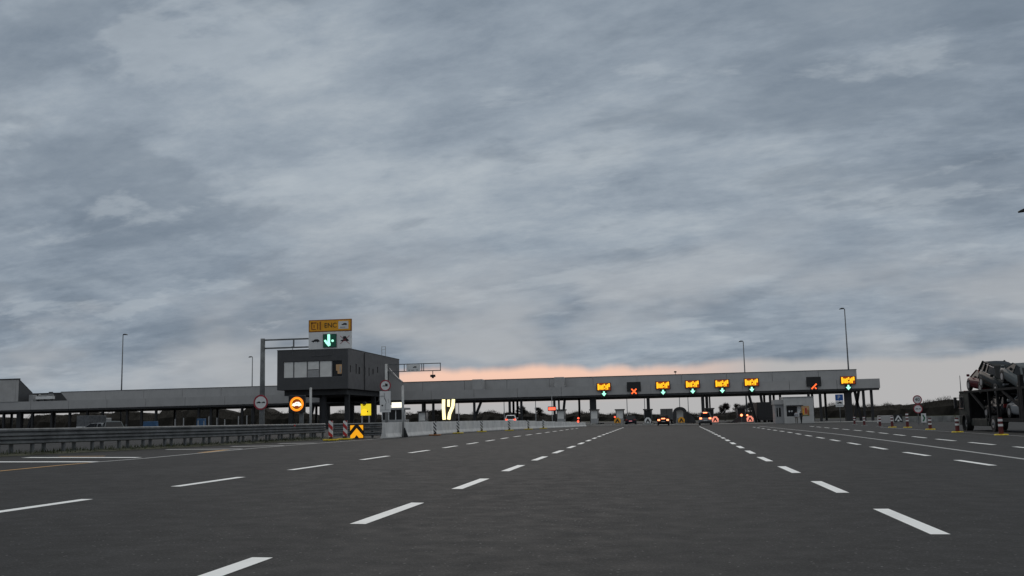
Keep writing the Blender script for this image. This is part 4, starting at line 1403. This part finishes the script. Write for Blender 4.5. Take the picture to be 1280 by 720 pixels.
car('sedan', 'silver car behind the left guardrail below the lamp mast', (-48.6, 84, .54), R(215), greysil)
car('hatch', 'pale car far behind the left guardrail left of the silver car', (-65.9, 110, .54), R(75), silver)
vt = thing('box_truck', 'grey box truck beyond the guardrail at far left', 'truck', (-92, 150, .54))
MB().box(-1.1, 1.1, 0, 5, .9, 3.0).build('cargo_box', 'steel_dark', vt, bevel=.04)
MB().box(-1.12, 1.12, -.02, -.001, .95, 1.25).build('bumper_strip', 'white', vt)
MB().box(-1.0, 1.0, 5.1, 6.8, .6, 2.6).build('cab', 'grey_panel', vt, bevel=.1)
for s_ in (-1, 1):
    for y_ in (1.0, 5.8):
        MB().tube((s_ * .75, y_, .45), (s_ * 1.05, y_, .45), .45, .45, 14).build('wheel', 'tyre', vt)
MB().box(-.95, .95, .02, 5.0, .5, .89).build('chassis', 'black', vt)

# ------------------------------------------------------------------ car transporter
TX, TY = 21.35, 72.9                    # centre line, front bumper
zt = gz(TX)
tr = thing('car_transporter', 'black car transporter truck loaded with cars at the right edge', 'truck', (TX, TY, zt))
cabo = MB().add(*(lambda v: (v, [(0, 1, 2, 3, 4, 5, 6), (13, 12, 11, 10, 9, 8, 7)] + [(i, 7 + i, 7 + (i + 1) % 7, (i + 1) % 7) for i in range(7)]))(
    [(-1.22, y, z) for y, z in ((-2.35, .45), (0, .38), (.02, 1.0), (-.05, 1.35), (-.28, 2.45), (-.6, 2.58), (-2.35, 2.58))] +
    [(1.22, y, z) for y, z in ((-2.35, .45), (0, .38), (.02, 1.0), (-.05, 1.35), (-.28, 2.45), (-.6, 2.58), (-2.35, 2.58))])).build('cab', 'truckpaint', tr, bevel=.06)
MB().prism([(-1.35, 1.45), (-.22, 1.45), (-.40, 2.3), (-1.35, 2.3)], 'x', -1.235, -1.222).build('cab_window', 'glass', cabo)
MB().prism([(-1.35, 1.45), (-.22, 1.45), (-.40, 2.3), (-1.35, 2.3)], 'x', 1.222, 1.235).build('cab_window', 'glass', cabo)
MB().bar((-1.28, -1.42, 1.5), (-1.28, -.3, 1.5), .03, .03).build('window_trim', 'chrome', cabo)
for s_ in (-1, 1):
    MB().box(s_ * 1.45 - .09, s_ * 1.45 + .09, -.25, -.05, 1.5, 2.25).build('wing_mirror', 'black', cabo, bevel=.03)
    MB().bar((s_ * 1.2, -.2, 2.2), (s_ * 1.42, -.15, 2.2), .04, .04).build('mirror_arm', 'black', cabo)
    MB().tube((s_ * 1.12, -.5 - .35 * (s_ > 0), 2.5), (s_ * 1.12, -.5 - .35 * (s_ > 0), 3.72), .035, .02, 6).build('antenna', 'steel_dark', cabo)
for k in range(3):
    MB().box(-1.05 + .18 * k, -.95 + .18 * k, -1.0 + .1 * k, -.85 + .1 * k, 2.585, 2.68).build('roof_marker', 'redstripe', cabo, bevel=.02)
MB().bar((-1.235, -2.1, 1.0), (-1.235, -.1, 1.0), .01, .025).build('body_line', 'steel_dark', cabo)
DL = 19.0
MB().box(-1.15, 1.15, -DL, -2.4, .62, .84).build('lower_deck', 'frame_dark', tr)
for s_ in (-1, 1):
    MB().box(s_ * 1.2 - .05, s_ * 1.2 + .05, -DL, -.5, 2.50, 2.64).build('deck_rail', 'frame_dark', tr)
for k in range(18):
    y = -1.0 - k * 1.02
    MB().box(-1.14, 1.14, y - .12, y + .12, 2.54, 2.60).build('deck_plank', 'frame_dark', tr)
for y in (-2.55, -6.6, -8.2, -12.0, -12.6, -16.5):
    for s_ in (-1, 1):
        MB().box(s_ * 1.2 - .07, s_ * 1.2 + .07, y - .09, y + .09, .62, 2.5).build('deck_post', 'frame_dark', tr)
MB().box(-1.26, -1.06, -12.45, -12.1, .62, 3.3).build('lift_tower', 'frame_dark', tr)
MB().bar((-1.2, -3.0, 2.5), (-1.2, -5.6, 1.4), .1, .14).build('lift_strut', 'frame_dark', tr)
MB().bar((-1.2, -9.2, 2.45), (-1.2, -12.0, 1.5), .1, .14).build('lift_strut', 'frame_dark', tr)
MB().box(-1.2, -.9, -6.2, -2.5, .34, .62).box(-1.22, -.9, -5.9, -2.7, .34, .80).build('side_skirt', 'truckpaint', tr, bevel=.03)
for k in range(4):
    MB().box(1.22, 1.26, -2.6 - 4.0 * k - 3.95, -2.6 - 4.0 * k, .70, 2.48).build('side_panel', 'frame_dark', tr)
MB().box(-1.2, 1.2, -2.55, -2.4, .62, 2.5).build('bulkhead', 'frame_dark', tr)
for y in (-1.65, -7.1, -13.5, -14.7):
    for s_ in (-1, 1):
        w_ = thing('wheel', '', '')
        del w_['label'], w_['category']
        w_.parent = tr
        w_.location = (s_ * 1.07, y, .50)
        MB().tube((-.16, 0, 0), (.16, 0, 0), .50, .50, 24).build('tyre', 'tyre', w_)
        MB().tube((s_ * .155, 0, 0), (s_ * .172, 0, 0), .27, .25, 16).build('rim', 'rim', w_)
        MB().tube((s_ * .17, 0, 0), (s_ * .24, 0, 0), .1, .08, 12).build('hub', 'steel_dark', w_)
    if y > -2:
        for s_ in (-1, 1):
            MB().ring((0, -.0, 0), .54, .60, .22, 20).build('mudguard', 'black', tr, (s_ * 1.05 + .11 * s_, y, .5)).rotation_euler = (0, 0, R(90))
D = zt + 2.62
CG = 'cars carried on the transporter'
car('hatch', 'maroon hatchback at the front of the transporter upper deck', (TX, TY - 2.55, D - .05), 0, darkred_p, R(6), CG)
car('suv', 'dark grey car tilted in the middle of transporter upper deck', (TX - .1, TY - 6.0, D - .10), R(180), graph, R(-12), CG, trim=True)
car('sedan', 'pewter grey sedan tilted nose up at rear of transporter upper deck', (TX - .1, TY - 9.95, D + .02), 0, greysil, R(16), CG)
car('hatch', 'near black hatchback on the transporter lower deck behind the cab', (TX, TY - 5.9, zt + .84), 0, black, R(2), CG)
car('sedan', 'silver car on the transporter lower deck at the right edge', (TX, TY - 10.5, zt + .80), 0, silver, R(4), CG)

# ================================================================== KIOSK AND PEOPLE
ki = thing('kiosk', 'small white kiosk with a lit window under the canopy', 'kiosk', (18.8, 150, gz(18.8)))
KZ = 3.72
MB().box(-1.35, -1.0, 0, 4, 0, 2.45).build('wall', 'kioskwall', ki)
MB().box(2.2, 2.8, 0, 4, 0, 2.45).build('wall', 'kioskwall', ki)
MB().box(-1.0, 2.2, 0, .2, 0, 1.0).build('wall', 'kioskwall', ki)
MB().box(-1.35, 2.8, 0, 4, 2.451, KZ).build('upper_wall', 'kioskwall', ki)
MB().box(-2.55, -1.352, .6, 4, 0, 2.75).build('side_room', 'grey_panel', ki)
MB().box(-2.65, -1.353, .35, 4.1, 2.76, 3.45).build('side_parapet', 'fascia_pale', ki)
MB().box(-1.45, 2.9, -.08, 4.05, KZ, KZ + .09).build('coping', 'grey_panel', ki)
MB().box(-1.0, 1.3, -.6, -.001, 2.52, 2.62).build('awning', 'frame', ki)
MB().box(-2.35, -1.75, .55, .599, 1.0, 2.3).build('side_window', 'glass', ki)
MB().box(-2.13, -2.07, .53, .549, 1.0, 2.3).build('window_bar', 'white', ki)
for a, b, m in ((-1.0, .45, 'glass'), (.5, 1.05, 'blind'), (1.1, 2.18, 'warmroom')):
    MB().box(a, b, .1, .13, 1.0, 2.44).build('window', m, ki)
for a in (.45, 1.05):
    MB().box(a, a + .05, .05, .15, 1.0, 2.45).build('mullion', 'frame', ki)
for a, b, c_, d_, m in ((1.25, 1.45, 1.2, 2.1, 'signyellow'), (1.6, 1.85, 1.35, 2.2, 'redstripe'), (1.92, 2.1, 1.1, 1.9, 'signorange'), (1.2, 2.1, 1.02, 1.15, 'signgreen')):
    MB().box(a, b, .085, .098, c_, d_).build('poster', m, ki)
for a in (-.6, -.25):
    MB().tube((a, .09, 1.75), (a, .098, 1.75), .13, .13, 10).build('sticker', 'white', ki)
MB().box(-1.0, 2.2, .3, .35, 1.0, 2.4).build('back_panel', 'frame', ki)


def person(label, loc, rz, top, legs, hairm, lean=0.0):
    """standing figure grown as one continuous skin over a jointed skeleton"""
    J = {'pel': (0, 0, .95), 'wai': (0, .01, 1.12), 'che': (0, .02, 1.34), 'nek': (0, .02, 1.50), 'hed': (0, .04, 1.60), 'crn': (0, .03, 1.74)}
    rad = {'pel': .145, 'wai': .135, 'che': .165, 'nek': .058, 'hed': .095, 'crn': .075}
    E_ = [('pel', 'wai'), ('wai', 'che'), ('che', 'nek'), ('nek', 'hed'), ('hed', 'crn')]
    for s_, n_ in ((-1, 'l'), (1, 'r')):
        st_ = .12 * s_
        J.update({'hip' + n_: (s_ * .10, 0, .90), 'kne' + n_: (s_ * .11, .03 + st_ * .6, .50), 'ank' + n_: (s_ * .11, -.02 + st_, .09), 'toe' + n_: (s_ * .13, .15 + st_, .04),
                  'sho' + n_: (s_ * .19, .01, 1.42), 'elb' + n_: (s_ * .26, -.03, 1.14), 'wri' + n_: (s_ * .24, .10, .93), 'han' + n_: (s_ * .235, .13, .84), 'fin' + n_: (s_ * .23, .155, .77), 'thu' + n_: (s_ * .20, .15, .86)})
        rad.update({'hip' + n_: .10, 'kne' + n_: .068, 'ank' + n_: .048, 'toe' + n_: .04, 'sho' + n_: .075, 'elb' + n_: .05, 'wri' + n_: .034, 'han' + n_: .036, 'fin' + n_: .016, 'thu' + n_: .013})
        E_ += [('pel', 'hip' + n_), ('hip' + n_, 'kne' + n_), ('kne' + n_, 'ank' + n_), ('ank' + n_, 'toe' + n_), ('che', 'sho' + n_), ('sho' + n_, 'elb' + n_), ('elb' + n_, 'wri' + n_), ('wri' + n_, 'han' + n_), ('han' + n_, 'fin' + n_), ('han' + n_, 'thu' + n_)]
    ks = list(J)
    me = bpy.data.meshes.new('body_cage')
    me.from_pydata([J[k] for k in ks], [(ks.index(a), ks.index(b)) for a, b in E_], [])
    tmp = bpy.data.objects.new('body_cage', me)
    col.objects.link(tmp)
    sk = tmp.modifiers.new('skin', 'SKIN')
    ss = tmp.modifiers.new('sub', 'SUBSURF')
    ss.levels = ss.render_levels = 1
    if not me.skin_vertices:
        bpy.context.view_layer.objects.active = tmp
    lay = me.skin_vertices[0].data
    for i, k in enumerate(ks):
        lay[i].radius = (rad[k], rad[k] * (.72 if k in ('pel', 'wai', 'che') else 1.0))
        lay[i].use_root = (k == 'pel')
    dg = bpy.context.evaluated_depsgraph_get()
    body = bpy.data.meshes.new_from_object(tmp.evaluated_get(dg))
    bpy.data.objects.remove(tmp)
    body.name = 'body'
    body.materials.clear()
    for m_ in (M['skin'], top, legs, M['black'], hairm):
        body.materials.append(m_)
    for p in body.polygons:
        c = p.center
        p.use_smooth = True
        p.material_index = 3 if c.z < .11 else (2 if c.z < .98 and abs(c.x) < .2 else (1 if c.z < 1.49 and not (c.z < .93 and abs(c.x) > .19) else (4 if c.z > 1.69 or (c.y < .02 and c.z > 1.56) else 0)))
    o = bpy.data.objects.new('person', body)
    col.objects.link(o)
    o.location = loc
    o.rotation_euler = (lean, 0, rz)
    return tag(o, label, 'person')


dark_cl = mat('dark_jacket', (.012, .014, .02), .85, var=.2)
dark_tr = mat('dark_trousers', (.012, .013, .014), .85, var=.2)
pale_cl = mat('pale_top', (.38, .38, .40), .85, var=.25, scale=6)
brown_tr = mat('brown_trousers', (.14, .12, .10), .85, var=.2)
hair = mat('dark_hair', (.015, .012, .01), .7, var=.2)
person('person in dark clothes standing in front of the kiosk window', (19.35, 146.6, gz(19.35)), R(25), dark_cl, dark_tr, hair)
person('person in a pale top and brown trousers at the kiosk counter', (18.95, 148.6, gz(18.95)), R(-10), pale_cl, brown_tr, hair)

# ================================================================== TREES
HW = [(-700, 9), (-420, 9), (-260, 8), (-216, 7.6), (-207, 9.2), (-144, 9.2), (-110, 5.6), (-71, 5.4), (-49, 4.2), (-33, 3.6), (-17, 3.2), (13, 3.0), (40, 4.4), (53, 5.2), (68, 4.8), (77, 5.6), (90, 6.4), (110, 6.0), (160, 7), (300, 8), (600, 9)]


def hfun(x):
    for (a, b), (c, d) in zip(HW, HW[1:]):
        if a <= x <= c:
            return b + (d - b) * (x - a) / (c - a)
    return 8


wb = MB()
x = -420.0
rows = []
while x < 330:                                        # lumpy wood floor-to-canopy core
    h = hfun(x) * (.70 + .10 * math.sin(x * .31) * math.sin(x * .083 + 1) + random.uniform(-.09, .09))
    zg = gz(x) - .05
    rows.append((x, zg, h))
    x += random.uniform(1.2, 2.6)
vs, fs = [], []
for (x, zg, h) in rows:
    j = [random.uniform(-.8, .8) for _ in range(5)]
    vs += [(x, 326 + j[0], zg), (x, 326.5 + j[1], zg + h * .6), (x + j[4], 329 + j[2], zg + h), (x, 340 + j[3], zg + h * .95), (x, 342, zg)]
for i in range(len(rows) - 1):
    for k in range(4):
        fs.append((i * 5 + k, i * 5 + k + 1, (i + 1) * 5 + k + 1, (i + 1) * 5 + k))
wb.add(vs, fs)
for _ in range(70000):                                # twigs and branch tips above and before it
    x = random.uniform(-420, 330)
    clump = .80 + .22 * math.sin(x * .31) * math.sin(x * .083 + 1) + .1 * math.sin(x * 1.1)
    h = hfun(x) * clump
    zg = gz(x)
    y = random.uniform(325.2, 333)
    z = zg + h * (random.uniform(.55, .84) if random.random() < .7 else random.uniform(.2, .6))
    ln = random.uniform(.3, 1.15)
    a = random.gauss(0, .55)
    w = random.uniform(.02, .06)
    tip = (x + ln * math.sin(a), y + random.uniform(-.4, .4), z + ln * abs(math.cos(a)))
    wb.add([(x - w, y, z), (x + w, y, z), tip], [(0, 1, 2)])
wood = wb.build('woodland', 'twig')
tag(wood, 'dark line of leafless woodland behind the toll plaza', 'woodland', kind='stuff')


def bare_tree(x, y, h, seed, label, dense=1.0):
    rnd = random.Random(seed)
    t = thing('bare_tree', label, 'tree', (x, y, gz(x)), 0, 'bare trees behind the plaza')
    tk, cr = MB(), MB()
    tk.tube((0, 0, -.1), (0, 0, h * .4), .16, .10, 7)

    def grow(p, d, l, r, lv):
        q = p + d * l
        cr.tube(p, q, r, r * .6, 4, False)
        if lv == 0:
            for _ in range(int(9 * dense)):
                a = Vector((rnd.gauss(0, 1), rnd.gauss(0, 1), rnd.gauss(.2, .8))).normalized()
                s_ = q + a * .05
                e_ = s_ + a * rnd.uniform(.25, .7)
                o_ = a.orthogonal().normalized() * .03
                cr.add([s_ - o_, s_ + o_, e_], [(0, 1, 2)])
            return
        for _ in range(rnd.randint(3, 4)):
            a = Vector((rnd.gauss(0, .6), rnd.gauss(0, .6), rnd.gauss(.25, .35)))
            grow(q - d * l * rnd.uniform(0, .4), (d + a).normalized(), l * rnd.uniform(.6, .82), r * .6, lv - 1)
    for _ in range(4):
        a = Vector((rnd.gauss(0, .6), rnd.gauss(0, .6), 1)).normalized()
        grow(Vector((0, 0, h * rnd.uniform(.25, .4))), a, h * .22, .07, 3)
    tk.build('trunk', 'bark', t)
    cr.build('crown', 'twig', t)


bare_tree(15.8, 262, 5.0, 3, 'rounded bare tree behind the lane right of the silver van', 2.0)
bare_tree(19.3, 265, 4.6, 4, 'small bare tree behind the dark booth', 1.4)
bare_tree(22.7, 268, 5.4, 5, 'wider bare tree left of the thin mast pole', 1.0)
bare_tree(-41.5, 300, 5.6, 6, 'bare tree behind the white car under the canopy', 1.6)
bare_tree(-36.5, 300, 5.0, 8, 'low bare tree right of the white car under the canopy', 1.6)
bare_tree(-68, 300, 5.6, 9, 'bare tree left of the bright light tubes', 1.6)
